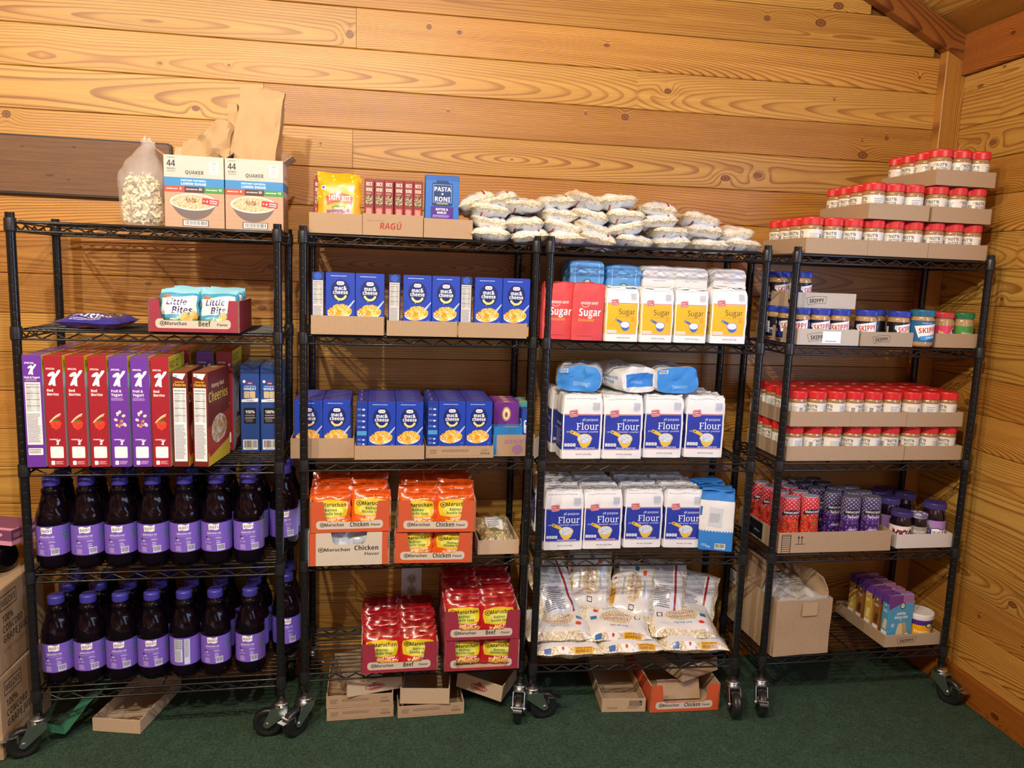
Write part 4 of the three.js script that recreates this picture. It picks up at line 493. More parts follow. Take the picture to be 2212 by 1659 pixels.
{
  put(cardTray('cardboard_tray', 'cardboard tray with faded purple print, right end of third shelf', 0.142, 0.074, 0.255, kraft, { front: annieP }), 1, 2, 0.684, -0.045);
  const fl = M('folded_flap', carton(0.003, 0.068, 0.05, {}, 0.0004), kraftPale, scene.children[scene.children.length - 1]); fl.position.set(0.075, 0.002, 0.02); fl.rotation.y = -0.5;
  const aT = (c, c2) => print(cv(256, 384, (g) => { rc(g, c, 0, 0, 256, 384); el(g, c2, 128, 90, 46, 56); el(g, '#f0e2c0', 128, 90, 34, 44); el(g, '#8a5a3a', 128, 96, 14, 22); tx(g, 'Annie’s', 128, 190, 58, '#f3dcb0', { w: 190, f: 'serif' }); poly(g, '#4f8a34', [[10, 240], [128, 224], [246, 240], [246, 290], [10, 290]]); tx(g, 'FARM', 128, 262, 34, '#e8f0d0', { w: 90 }); rc(g, '#e8b84a', 30, 300, 196, 84); })), am = aT('#6c2a86', '#c89a4a'), tm = aT('#4f9aa0', '#c89a4a'), ag = carton(0.086, 0.172, 0.033);
  for (let i = 0; i < 4; i++) { const t = thing('pasta_box', `purple farm pasta box, ${ORD[i]} from front in purple printed tray`, 'food box', 'purple pasta boxes'); M('carton', ag, am, t); M('top_flap', carton(0.08, 0.0009, 0.02, { all: [0, 0, 1, 0.2] }, 0.0002), am, t).position.y = 0.172; put(t, 1, 2, 0.664, -0.115 - i * 0.036, 0.005, rr(-2, 2)); }
  for (let i = 0; i < 1; i++) { const t = thing('pasta_box', 'teal pasta box standing at right of the purple boxes', 'food box'); M('carton', carton(0.033, 0.168, 0.086), tm, t); put(t, 1, 2, 0.729, -0.185, 0.005); }
  const mw = thing('macaroni_cup_box', 'low bright blue microwave macaroni box in purple printed tray', 'food box'); M('carton', carton(0.1, 0.096, 0.05, {}), print(cv(256, 240, (g) => { rc(g, '#2a7cc0', 0, 0, 256, 240); el(g, '#f3f6fa', 66, 100, 40, 26); tx(g, 'great value', 66, 100, 18, '#2a5c9a', { w: 58 }); tx(g, 'Microwavable', 176, 78, 24, '#e9f4fc', { w: 130 }); small(g, '#bfe0f6', 116, 100, 110, 12, 1); small(g, '#dff0fb', 30, 144, 120, 10, 1); el(g, '#e6a838', 160, 196, 70, 40); })), mw); M('top_flap', carton(0.094, 0.0009, 0.03, {}, 0.0002), std({ color: 0x2a7cc0, roughness: 0.45 }), mw).position.y = 0.096; put(mw, 1, 2, 0.662, -0.072, 0.005, 3);
  const vb = thing('cheese_box', 'blue cheese pasta box with white panel beside the post', 'food box'); M('carton', carton(0.036, 0.15, 0.06, {}), print(cv(128, 384, (g) => { rc(g, '#2448a4', 0, 0, 128, 384); rrect(g, '#eef2f6', 20, 90, 86, 120, 20); el(g, '#3a68c8', 62, 120, 30, 20); small(g, '#8a94a8', 34, 150, 60, 40, 4); speck(g, 30, 20, 280, 90, 90, ['#eab040', '#f4cc6a'], 8, 16); })), vb); M('top_flap', carton(0.03, 0.0009, 0.04, {}, 0.0002), std({ color: 0x2448a4, roughness: 0.45 }), vb).position.y = 0.15; put(vb, 1, 2, 0.733, -0.105, 0.005);
}
// --- ramen ---
function ramenTex(base, dark, flavor) {
  return cv(384, 256, (g) => {
    rc(g, base, 0, 0, 256, 256); rc(g, dark, 0, 0, 256, 18); rc(g, dark, 0, 238, 256, 18); tx(g, 'Maruchan  Ramen', 128, 32, 17, '#3a1a10', { w: 190 }); g.fillStyle = '#dcc32a'; g.beginPath(); g.moveTo(20, 62); g.quadraticCurveTo(128, 36, 236, 62); g.quadraticCurveTo(250, 120, 232, 168); g.quadraticCurveTo(128, 196, 24, 166); g.quadraticCurveTo(8, 110, 20, 62); g.fill(); el(g, '#dfe06a', 130, 130, 86, 40);
    maruLogo(g, 146, 86, 47); tx(g, 'Ramen', 132, 124, 28, '#3a5a20', { w: 84 }); tx(g, 'Noodle Soup', 136, 150, 28, '#2c4a1c', { w: 138 }); g.strokeStyle = '#fff'; tx(g, flavor + ' Flavor', 160, 188, 25, '#fff', { w: 130, rot: -0.1 }); speck(g, 130, 60, 200, 180, 40, ['#efd278', '#e0b950', '#f6e6a8', '#d9a13c'], 5, 12);
    rc(g, '#c3ccd6', 258, 0, 126, 256); rc(g, base, 258, 0, 126, 26); rc(g, base, 258, 230, 126, 26); small(g, '#7a8494', 268, 40, 106, 180, 20); rc(g, '#9aa6b4', 300, 40, 2, 180);
  });
}
const ramenMat = { chicken: filmMat(ramenTex('#dc5a18', '#b8420f', 'Chicken'), { roughness: 0.22 }), beef: filmMat(ramenTex('#b41c22', '#84101a', 'Beef'), { roughness: 0.22 }) };
const RF = [0, 0, 0.667, 1], RB = [0.672, 0, 1, 1], ramenGeo = [0, 1, 2, 3].map((o) => pillow(0.126, 0.112, 0.03, { front: RF, back: RB, o: o * 2 + 1, lump: 0.19, fin: 0.1, crimp: 0.0022, nx: 16, ny: 14, sq: 6 }));
let ramenN = 0;
function ramen(kind, label, group) { const k = ramenN++ % 4; return spawn('ramen' + kind + k, 'ramen_packet', 'ramen packet', group, label, (t) => { M('packet', ramenGeo[k], ramenMat[kind], t).position.y = 0.056; }); }
function ramenBox(kind, boxName, r, s, lx, lz, dy, { rows, rows2, corner = 0.1, lip = 0.034, panelKind, yaw = 0, d = 0.335, cw = 0.042, lift = 0.0, box, turned }) {
  const t = thing('display_box', box, 'cardboard box', kind + ' ramen display boxes'); displayBox(t, panelKind ?? kind, 0.253, lip, corner, d, corner, { cw, slope: 0.2 }); put(t, r, s, lx, lz, dy, yaw);
  const colr = kind === 'beef' ? 'red' : 'orange', a = (RACK[r][2] + yaw) * D2R, o = t.position;
  for (const c of [0, 1]) for (let i = 0; i < (c ? rows2 : rows); i++) {
    const q = ramen(kind, `${colr} ramen packet, ${ORD[i]} from front in ${c ? 'right' : 'left'} column of ${boxName}`, colr + ' ramen packets'), px = -0.061 + c * 0.122 + rr(-0.003, 0.003), pz = -0.03 - i * (d - 0.05) / Math.max(rows, 9.5) + rr(-0.002, 0.002);
    q.position.set(o.x + Math.cos(a) * px + Math.sin(a) * pz, o.y + 0.005 + rr(0, 0.007) + i * 0.0016, o.z - Math.sin(a) * px + Math.cos(a) * pz); q.rotation.set(-0.16 + rr(-0.04, 0.04), a + rr(-0.06, 0.06) + (turned ? Math.PI : 0), rr(-0.05, 0.05), 'YXZ'); if (turned) q.rotation.x *= -1; q.scale.y = lift || 1;
  }
  return t;
}
ramenBox('chicken', 'lower left chicken box', 1, 3, 0.143, 0.045, 0, { rows: 2, rows2: 2, corner: 0.108, lip: 0.068, panelKind: 'chickenTall', turned: true, cw: 0.07, lift: 0.9, box: 'orange ramen box with tall cream front, lower left stack, fourth shelf' });
ramenBox('chicken', 'upper left chicken box', 1, 3, 0.147, 0.043, 0.11, { rows: 9, rows2: 8, yaw: 1, box: 'orange ramen display box on top of left stack, fourth shelf' });
ramenBox('chicken', 'lower right chicken box', 1, 3, 0.412, 0.047, 0, { rows: 2, rows2: 2, corner: 0.1, yaw: -3, lift: 0.86, box: 'orange ramen display box at bottom of right stack, fourth shelf' });
ramenBox('chicken', 'upper right chicken box', 1, 3, 0.421, 0.042, 0.103, { rows: 11, rows2: 11, corner: 0.105, yaw: -3, box: 'orange ramen display box on top of right stack, fourth shelf' });
ramenBox('beef', 'left beef box', 1, 4, 0.31, 0.032, 0, { rows: 11, rows2: 11, box: 'red ramen display box standing alone, bottom shelf of second rack' });
ramenBox('beef', 'lower beef box', 1, 4, 0.5835, 0.05, 0, { rows: 2, rows2: 2, corner: 0.105, lip: 0.008, cw: 0.034, lift: 0.9, yaw: -1, box: 'red ramen box under another one, bottom shelf of second rack' });
ramenBox('beef', 'upper beef box', 1, 4, 0.582, 0.046, 0.107, { rows: 11, rows2: 11, yaw: -1.5, box: 'red ramen display box stacked on another, bottom shelf of second rack' });
{
  put(cardTray('cardboard_tray', 'pale cardboard tray holding a small clear bag, fourth shelf', 0.142, 0.05, 0.25, kraftPale), 1, 3, 0.637, -0.012, 0, 0);
  const t = thing('grain_bag', 'small clear bag of oats with white label in pale tray', 'food bag'), m = cv(256, 256, (g) => { rc(g, '#a99a6c', 0, 0, 256, 256); speck(g, 900, 0, 0, 256, 256, ['#c8bb90', '#93855a', '#ded2a8', '#7d7048'], 4, 8); poly(g, '#e4e8e8', [[70, 30], [200, 40], [190, 150], [60, 140]]); small(g, '#6a7070', 80, 50, 100, 80, 6); poly(g, '#7c7a48', [[60, 140], [190, 150], [186, 180], [58, 172]]); });
  const b = M('pouch', pillow(0.115, 0.15, 0.055, { o: 12, lump: 0.2 }), filmMat(m, { roughness: 0.15 }), t); b.rotation.x = -1.15; b.position.y = 0.045; put(t, 1, 3, 0.635, -0.095, 0.006, 12);
}
{ // wall outlet
  const t = thing('wall_outlet', 'white double power outlet on the pine wall', 'outlet'), m = std({ color: lin(0.72, 0.76, 0.82), roughness: 0.35 }), d = std({ color: lin(0.05, 0.05, 0.05), roughness: 0.6 }), iv = std({ color: lin(0.45, 0.43, 0.38), roughness: 0.4 });
  M('cover_plate', carton(0.078, 0.125, 0.006, {}, 0.0018), m, t); for (const y of [0.041, 0.084]) { const s = M('socket', new THREE.CylinderGeometry(0.017, 0.017, 0.003, 24).rotateX(Math.PI / 2).translate(0, y, 0.0042), iv, t); for (const x of [-0.006, 0.006]) M('slot', bx(0.0022, 0.008, 0.002, x, y + 0.003, 0.0052), d, s); M('ground_hole', new THREE.CylinderGeometry(0.0025, 0.0025, 0.002, 10).rotateX(Math.PI / 2).translate(0, y - 0.008, 0.0052), d, s); }
  M('screw', new THREE.CylinderGeometry(0.003, 0.003, 0.002, 10).rotateX(Math.PI / 2).translate(0, 0.0625, 0.0035), zinc, t); t.position.set(1.558, 0.282, ZW + 0.0035);
}
// --- empty trays on the floor ---
const bert = kraftPrint(512, 180, (g) => { el(g, '#8f3438', 256, 100, 92, 44); g.strokeStyle = '#d8b8a0'; g.lineWidth = 4; g.beginPath(); g.ellipse(256, 100, 82, 35, 0, 0, 7); g.stroke(); tx(g, 'BERTOLLI', 256, 102, 34, '#e8d0b8', { w: 150, f: 'serif' }); el(g, '#8f3438', 256, 52, 22, 12); }, '#c0ab8e');
function floorTray(label, w, h, d, mat, o, x, y, z, yaw, rx = 0, rz = 0) { const t = cardTray('cardboard_tray', label, w, h, d, mat, o, 'empty trays on the floor'); t.position.set(x, y, z); t.rotation.set(rx * D2R, yaw * D2R, rz * D2R, 'YXZ'); return t; }
floorTray('empty printed cardboard tray at bottom of left floor stack', 0.225, 0.042, 0.28, kraft, { front: usda }, 1.382, 0.001, 0.247, 2);
floorTray('empty printed cardboard tray second from bottom of left floor stack', 0.225, 0.044, 0.28, kraft, { front: usda }, 1.38, 0.044, 0.245, 1);
floorTray('empty tray with red oval emblem atop left floor stack', 0.19, 0.05, 0.24, kraft, { front: bert }, 1.43, 0.088, 0.235, 14, -2);
floorTray('empty printed cardboard tray at bottom of middle floor stack', 0.23, 0.042, 0.28, kraft, { front: usda }, 1.623, 0.001, 0.252, 2);
floorTray('plain empty cardboard tray atop middle floor stack', 0.17, 0.056, 0.24, kraftPale, {}, 1.6, 0.046, 0.25, -6, -1);
floorTray('tilted empty tray with red oval emblem, right of middle floor stack', 0.175, 0.06, 0.26, kraft, { front: bert }, 1.79, 0.052, 0.215, -30, 2, -6);
floorTray('shallow empty cardboard tray under leftmost rack', 0.16, 0.046, 0.28, kraftPale, {}, 0.6, 0.001, 0.25, -12);
{
  const t = thing('cardboard_strip', 'torn green cardboard strip leaning under leftmost rack', 'cardboard strip'), m = std({ color: lin(0.03, 0.16, 0.09), roughness: 0.7 }); const g = soft(0.05, 0.24, 0.003, {}, (p) => { const u = p.y / 0.24; p.z += 0.02 * Math.sin(u * 3) + wr(p, 30, 0.006, 3); p.x += wr(p, 60, 0.006, 2); }, [5, 16, 1], 0.6); M('strip', g, m, t); M('fold', soft(0.05, 0.045, 0.003, {}, (p) => { p.z += wr(p, 60, 0.004, 5); }, [4, 4, 1], 0.6).rotateX(2.0), m, t);
  t.position.set(0.445, 0.028, 0.262); t.rotation.set(-0.95, -0.95, 0.0, 'YXZ');
}
{ // juice cases left of the leftmost rack
  const caseTex = kraftPrint(512, 384, (g) => { g.save(); g.translate(110, 64); g.strokeStyle = '#2a221c'; g.lineWidth = 5; g.strokeRect(-80, -36, 170, 66); tx(g, 'WELCH’S', 4, -2, 46, '#2a221c', { w: 150 }); g.restore(); tx(g, '100%', 40, 140, 50, '#2a221c', { a: 'left', w: 120 }); tx(g, 'CONCORD', 40, 190, 48, '#2a221c', { a: 'left', w: 220 }); tx(g, 'GRAPE JUICE', 40, 240, 48, '#2a221c', { a: 'left', w: 300 }); tx(g, 'DO NOT STACK EMPTY', 40, 296, 22, '#3a3026', { a: 'left', b: '', w: 250 }); }, '#a88a66');
  [0, 1].forEach((i) => { const t = thing('juice_case', `printed brown grape juice case, ${i ? 'upper' : 'lower'} one at far left edge`, 'cardboard box', 'juice cases'); M('box_side', carton(0.4, 0.266, 0.3, { all: ALL }, 0.003), kraft, t); M('box_print', bx(0.0008, 0.25, 0.28, 0.2005, 0.133, 0), caseTex, t); M('tape', bx(0.06, 0.0008, 0.3, 0, 0.2665, 0), kraftDark, t); t.position.set(0.125 - i * 0.004, i * 0.268 + 0.001, 0.208); t.rotation.y = -0.06 + i * 0.03; });
  [[0.285, 0.19], [0.262, 0.285]].forEach(([x, z], i) => { const o = juiceBottle(`grape juice bottle lying on its side on cases, ${i ? 'nearer' : 'farther'} one`, 0); o.userData.group = 'bottles lying on juice cases'; o.position.set(x, 0.5375 + 0.047, z); o.rotation.set(0, -0.35, Math.PI / 2, 'YXZ'); });
  const c = thing('shrink_wrap_sleeve', 'pink and purple printed carton sleeve on top of cases at far left', 'carton'); M('sleeve', carton(0.2, 0.05, 0.12, { all: ALL }), print(cv(256, 128, (g) => { rc(g, '#7a4468', 0, 0, 256, 128); rc(g, '#d79ab8', 0, 90, 256, 38); tx(g, '1.89', 180, 40, 40, '#e8c8dc'); small(g, '#caa', 20, 30, 120, 40, 4); })), c); M('sleeve_flap', carton(0.19, 0.001, 0.08, {}, 0.0003), std({ color: 0x7a4468, roughness: 0.5 }), c).position.y = 0.05; c.position.set(0.235, 0.636, 0.15); c.rotation.y = -0.3;
}
// ================= third rack =================
seed = 83;
// paper sack: flat base, soft sides, folded gusset top; front texture in the left part of the atlas
function sack(w, h, d, F, o, { bulge = 0.06, fold = 0.9, slump = 0 } = {}) {
  return soft(w, h, d, F, (p, c) => {
    const u = p.y / h, b = Math.sin(Math.PI * Math.min(1, u * 1.05)), tp = ss(fold, 1.0, u);
    p.x *= 1 + bulge * 0.35 * b * (1 - 0.3 * Math.abs(c[2])); p.z *= 1 + bulge * b * (1 - c[0] * c[0] * 0.7);
    const e = 1 - 0.05 * Math.pow(Math.abs(c[0]), 6) * Math.pow(Math.abs(c[2]), 6); p.x *= e; p.z *= e;
    if (tp > 0) { p.x *= 1 - 0.05 * tp; p.z *= 1 - 0.12 * tp; p.y += (0.02 * h * (1 - c[2] * c[2]) - 0.012 * h * Math.abs(c[0])) * tp; }
    const s = 0.006 * (0.35 + 0.65 * ss(0.6, 1, u)); p.z += wr(p, 42, s, o) + wr(p, 110, s * 0.45, o + 4); p.x += wr(p, 42, s, o + 2) + wr(p, 120, s * 0.3, o + 7) + slump * u * u * w; p.y += c[1] > 0.9 ? wr(p, 60, 0.009, o + 3) : 0;
    if (p.y < 0.0005) p.y = 0.0005;
  }, [12, 16, 8], 0.7);
}
const brandPatch = (g, x, y, s) => { g.save(); g.translate(x, y); g.rotate(-0.12); rrect(g, '#b02a3a', -s, -s * 0.75, s * 2, s * 1.5, s * 0.35); g.strokeStyle = '#f3dfe0'; g.lineWidth = s * 0.09; g.beginPath(); g.roundRect(-s * 0.88, -s * 0.62, s * 1.76, s * 1.24, s * 0.28); g.stroke(); tx(g, 'Baker’s', 0, -s * 0.22, s * 0.5, '#f8ecec', { f: 'serif', w: s * 1.4 }); tx(g, 'Corner', 0, s * 0.25, s * 0.5, '#f8ecec', { f: 'serif', w: s * 1.4 }); g.restore(); };
function cup(g, x, y, s, col, dark, fill) { g.save(); g.translate(x, y); g.rotate(0.42); rrect(g, col, -s * 2.3, -s * 0.24, s * 1.5, s * 0.46, s * 0.15); el(g, dark, -s * 2.0, 0, s * 0.16, s * 0.1); g.restore(); g.fillStyle = col; g.beginPath(); g.moveTo(x - s, y + s * 0.1); g.quadraticCurveTo(x - s * 0.7, y + s * 1.35, x, y + s * 1.35); g.quadraticCurveTo(x + s * 0.85, y + s * 1.3, x + s, y + s * 0.1); g.fill(); el(g, col, x, y + s * 0.1, s * 1.06, s * 0.7); el(g, fill, x, y + s * 0.1, s * 0.95, s * 0.62); for (let i = 0; i < 60; i++) { const a = rnd() * 6.3, q = Math.sqrt(rnd()) * 0.85; el(g, pick(['rgba(255,255,255,.5)', 'rgba(120,140,165,.25)']), x + Math.cos(a) * q * s * 0.9, y + s * 0.1 + Math.sin(a) * q * s * 0.58, s * 0.1, s * 0.06, rnd() * 3); } }
const servingTabs = (g, x, y, s) => { for (let i = 0; i < 4; i++) { rrect(g, '#e8ebf0', x + i * s * 1.1, y, s, s * 1.2, s * 0.3); small(g, '#556', x + i * s * 1.1 + 3, y + s * 0.3, s - 6, s * 0.7, 3); } };
function sackTex(kind) {
  return cv(512, 448, (g) => {
    const paper = kind === 'red' ? '#cc4347' : kind === 'blue' ? '#5c9fdc' : '#e9e8e6'; rc(g, paper, 0, 0, 512, 448);
    if (kind === 'yellow' || kind === 'flour') {
      const y = kind === 'yellow', c = y ? '#e8b21c' : '#2336a0', X = 300; bars(g, 220, 36, 62, 74, '#8c919a', y ? '#e6e6e6' : '#dfe3ea'); rc(g, y ? '#b8412a' : '#a0404e', 12, 124, X - 24, 5); rc(g, c, 12, 131, X - 24, 246); rc(g, y ? '#b8412a' : '#a0404e', 12, 380, X - 24, 4); brandPatch(g, 84, 120, 34);
      if (y) { tx(g, 'Sugar', 190, 196, 62, '#3a3428', { w: 150 , b: ''}); tx(g, 'premium granulated', 180, 236, 18, '#b07a18', { w: 170, b: 'italic ' }); cup(g, 180, 300, 42, '#4169b4', '#e8b21c', '#e6edf4'); el(g, '#d99a1a', 246, 262, 18); } else { tx(g, 'all purpose', 208, 164, 26, '#e8ecfa', { w: 120, b: '' }); tx(g, 'Flour', 190, 212, 68, '#f6f8ff', { f: 'serif', w: 170, b: '' }); tx(g, 'enriched • bleached • presifted', 152, 250, 16, '#dfe6fa', { w: 240, b: 'italic ' }); cup(g, 172, 296, 52, '#e6bd3c', '#6a4a14', '#cdd7e0'); tx(g, 'Not a Low Calorie Food', 180, 368, 14, '#eef', { w: 150 }); }
      servingTabs(g, 20, y ? 350 : 334, 20); tx(g, y ? 'NET WT 4 LB (1.81kg)' : 'NET WT 5 LB (2.26kg)', 170, 414, 13, '#555', { w: 120 });
      rc(g, y ? '#e2c878' : '#22307e', 312, 128, 200, 254); tx(g, y ? 'Sugar' : 'all purpose Flour', 410, 200, 34, y ? '#6a5a30' : '#cfd6f4', { w: 150 }); small(g, y ? '#8a7a48' : '#aeb8e4', 330, 240, 160, 120, 9); small(g, '#9aa0a8', 20, 14, 260, 10, 1);
    } else if (kind === 'red') { tx(g, 'amazon saver', 160, 150, 36, '#f6d9d2', { w: 165 }); g.strokeStyle = '#f6d9d2'; g.lineWidth = 4; g.beginPath(); g.arc(122, 140, 44, 0.6, 2.4); g.stroke(); tx(g, 'Sugar', 170, 224, 84, '#fbf3ee', { w: 205 }); tx(g, 'Granulated', 140, 284, 32, '#f0a23c', { w: 148 }); small(g, '#8c2a30', 60, 410, 180, 12, 1); rc(g, '#cbb98c', 312, 80, 60, 70); bars(g, 320, 90, 44, 50); }
    else if (kind === 'white') { small(g, '#9ea7b4', 90, 200, 140, 14, 1); rc(g, 'rgba(140,150,165,.35)', 0, 120, 300, 3); }
    else { g.strokeStyle = 'rgba(210,232,250,.8)'; g.lineWidth = 5; g.strokeRect(46, 70, 214, 310); tx(g, 'granulated', 156, 190, 34, '#bcdcf4', { w: 150, rot: Math.PI }); tx(g, 'sugar', 156, 230, 22, '#bcdcf4', { rot: Math.PI }); tx(g, 'pure', 156, 150, 18, '#bcdcf4', { rot: Math.PI }); el(g, '#1e5a44', 156, 322, 32); el(g, '#dff0e6', 156, 322, 22); small(g, '#1e5a44', 140, 312, 32, 20, 2); }
  });
}
const paperM = (m) => std({ map: m, roughness: 0.62 }), SKF = { front: [0, 0, 0.6, 1], back: [0, 0, 0.6, 1], left: [0.61, 0, 1, 1], right: [0.61, 0, 1, 1], top: [0.02, 0.0, 0.4, 0.07], bottom: [0.02, 0.95, 0.4, 1] };
const sackMat = Object.fromEntries(['yellow', 'flour', 'red', 'white', 'blue'].map((k) => [k, paperM(sackTex(k))]));
const topRed = { ...SKF, top: [0.65, 0.5, 0.9, 0.7], bottom: [0.65, 0.5, 0.9, 0.7] };
const sugarGeo = [0, 1, 2].map((o) => sack(0.112, 0.172, 0.086, SKF, o * 3 + 1)), redGeo = [0, 1].map((o) => sack(0.106, 0.182, 0.086, topRed, o * 3 + 11, { fold: 0.86, slump: 0.04 }));
[[0.034, 0.012, 'red'], [0.127, 0.03, 'red'], [0.237, 0.04, 'yellow'], [0.352, 0.038, 'yellow'], [0.473, 0.03, 'yellow'], [0.606, 0.022, 'yellow']].forEach(([x, z, k], i) => {
  const t = thing('sugar_bag', k === 'red' ? `red paper sugar bag, ${i ? 'right' : 'left'} one, front row on second shelf` : `white sugar bag with yellow panel, ${ORD[i - 2]} from left, second shelf of third rack`, 'sugar bag', 'front row of sugar bags'); M('paper_sack', k === 'red' ? redGeo[i] : sugarGeo[i % 3], sackMat[k], t); if (k !== 'red') M('folded_top', soft(0.098, 0.004, 0.05, { all: [0.02, 0, 0.4, 0.06] }, (p) => { p.y += wr(p, 60, 0.006, i); }, [8, 1, 4], 0.6), sackMat[k], t).position.set(0, 0.174, 0.005); put(t, 2, 1, x, z - 0.048, 0.0005, rr(-3, 3)); if (i === 5) t.scale.set(1.1, 1.05, 1);
});
for (let i = 0; i < 6; i++) { const t = thing('sugar_bag', `white sugar bag hidden in rear row, ${ORD[i]} from left, second shelf`, 'sugar bag', 'rear row of sugar bags'); M('paper_sack', sugarGeo[i % 3], sackMat.white, t); put(t, 2, 1, 0.075 + i * 0.12, -0.175, 0.0005); t.scale.set(0.97, 0.9, 1); }
// sacks lying on top, one end toward the viewer
const endF = { front: [0, 0, 0.6, 1], back: [0, 0, 0.6, 1], all: [0.02, 0.95, 0.58, 1] };
function lying(kind, w, h, d, o) { return soft(w, h, d, kind === 'blue' ? { front: [0, 0.1, 0.6, 0.9], all: [0.01, 0.02, 0.08, 0.9] } : { front: [0, 0.25, 0.6, 0.7], all: [0.1, 0.02, 0.4, 0.2] }, (p, c) => { const b = 1 - 0.1 * Math.pow(Math.abs(c[0]), 4) * Math.pow(Math.abs(c[1]), 4); p.x *= b; p.y = h / 2 + (p.y - h / 2) * b; const r = Math.sqrt(Math.max(0, 1 - c[2] * c[2])); p.x *= 1 + 0.05 * r; p.y += (c[1] > 0 ? 0.006 * r : 0); p.z += wr(p, 40, 0.007, o) + wr(p, 100, 0.003, o + 2); p.x += wr(p, 50, 0.005, o + 5); p.y += wr(p, 45, 0.006, o + 6) * (c[1] > -0.8 ? 1 : 0); if (p.y < 0) p.y = 0; }, [12, 10, 12], 0.6); }
[[0.153, 'blue', 'left'], [0.281, 'blue', 'right'], [0.399, 'white', 'left'], [0.517, 'white', 'middle'], [0.655, 'white', 'right']].forEach(([x, k, w], i) => { const t = thing('sugar_bag', k === 'blue' ? `blue sugar bag lying on the row, ${w} one` : `plain white sugar bag lying on top of the row, ${w} one`, 'sugar bag', 'sugar bags lying on top'); M('paper_sack', lying(k, 0.118, 0.086, 0.17, i * 4), sackMat[k], t); if (k === 'white') { const f = M('folded_end', soft(0.112, 0.045, 0.003, { all: [0, 0.35, 0.6, 0.6] }, (p) => { p.z += wr(p, 40, 0.006, i); }, [6, 4, 1], 0.6), sackMat.white, t); f.position.set(0, 0.015, 0.086); } put(t, 2, 1, x, -0.125 - 0.085, 0.158 + (i === 0 ? 0.012 : 0), rr(-4, 4)); });
// --- flour ---
const flourGeo = [0, 1, 2, 3].map((o) => sack(0.141, 0.213, 0.09, SKF, o * 5 + 2, { bulge: 0.05, fold: 0.88 })), foldGeo = [0, 1].map((o) => soft(0.126, 0.006, 0.07, { all: [0.02, 0, 0.4, 0.06] }, (p) => { p.y += wr(p, 50, 0.008, o + 20) + wr(p, 120, 0.003, o); p.z += wr(p, 50, 0.01, o + 9); }, [10, 1, 6], 0.5));
let fn = 0; function flour(label) { const k = fn++ % 4; return spawn('flour' + k, 'flour_bag', 'flour bag', 'white and blue flour bags', label, (t) => { M('paper_sack', flourGeo[k], sackMat.flour, t); M('folded_top', foldGeo[k % 2], sackMat.flour, t).position.set(0, 0.212, 0); }); }
[[2, [0.138, 0.281, 0.43, 0.582], [-0.032, -0.035, -0.055, -0.062]], [3, [0.096, 0.238, 0.387, 0.534], [-0.063, -0.07, -0.08, -0.075]]].forEach(([s, xs, zs]) => { for (let row = 0; row < 3; row++) xs.forEach((x, i) => { const o = flour(`flour bag with blue panel, ${['front', 'middle', 'rear'][row]} row, ${ORD[i]} from left, ${SN[s]} of third rack`); put(o, 2, s, x + (row ? rr(-0.006, 0.006) : 0) - (s === 2 && row ? 0.012 : 0), zs[i] - 0.047 - row * 0.095, 0.0006, row ? rr(-4, 4) : [2.5, 0.5, 0, -2][i]); if (s === 3) o.scale.y = 0.965; }); });
const apTex = cv(512, 448, (g) => { rc(g, '#e4e4e2', 0, 0, 512, 448); rc(g, '#2f7fd0', 0, 300, 512, 148); for (let i = 0; i < 20; i++) rc(g, '#2f7fd0', i * 26, 292, 13, 10); rc(g, '#2f7fd0', 0, 0, 512, 60); rc(g, '#2f6fc0', 0, 110, 26, 70); poly(g, '#cdd2d8', [[90, 110], [210, 120], [200, 270], [80, 260]]); small(g, '#8a94a4', 96, 160, 90, 70, 8); bars(g, 150, 390, 90, 44); small(g, '#bcd8f4', 30, 400, 60, 20, 2); small(g, '#9aa4b4', 320, 80, 150, 190, 14); tx(g, '5 lb', 90, 420, 20, '#dfeefc'); });
const apMat = paperM(apTex), apGeo = sack(0.12, 0.21, 0.085, { ...SKF, top: [0, 0, 0.6, 0.12] }, 33, { bulge: 0.08, fold: 0.8, slump: 0.03 });
{ const a = thing('flour_bag', 'blue and white flour bag standing turned at right end of fourth shelf', 'flour bag'); M('paper_sack', apGeo, apMat, a); M('folded_top', soft(0.1, 0.006, 0.06, { all: [0.05, 0.02, 0.5, 0.1] }, (p) => { p.y += wr(p, 50, 0.008, 4); }, [8, 1, 4], 0.6), apMat, a).position.y = 0.215; put(a, 2, 3, 0.657, -0.082, 0.0006, -22); a.rotation.z = 0.03; const b = dup(a, 'blue-topped flour bag behind the turned one, fourth shelf'); put(b, 2, 3, 0.655, -0.19, 0.0006, 12); }
const lieMat = paperM(cv(512, 448, (g) => { rc(g, '#3a8ad8', 0, 0, 512, 448); rc(g, '#dcdcda', 320, 0, 192, 448); tx(g, 'ALL PURPOSE', 416, 150, 30, '#4a7ab8', { w: 150 }); tx(g, 'FLOUR', 416, 190, 34, '#4a7ab8', { w: 100 }); bars(g, 20, 30, 60, 80); small(g, '#a8d0f4', 120, 300, 120, 60, 5); })), lieMat2 = paperM(cv(512, 448, (g) => { rc(g, '#e2e0dc', 0, 0, 512, 448); rc(g, '#2f7fd0', 40, 110, 230, 250); small(g, '#9cc6f0', 80, 260, 130, 50, 4); tx(g, 'ALL PURPOSE', 416, 150, 30, '#4a7ab8', { w: 150 }); tx(g, 'FLOUR', 416, 190, 34, '#4a7ab8', { w: 100 }); }));
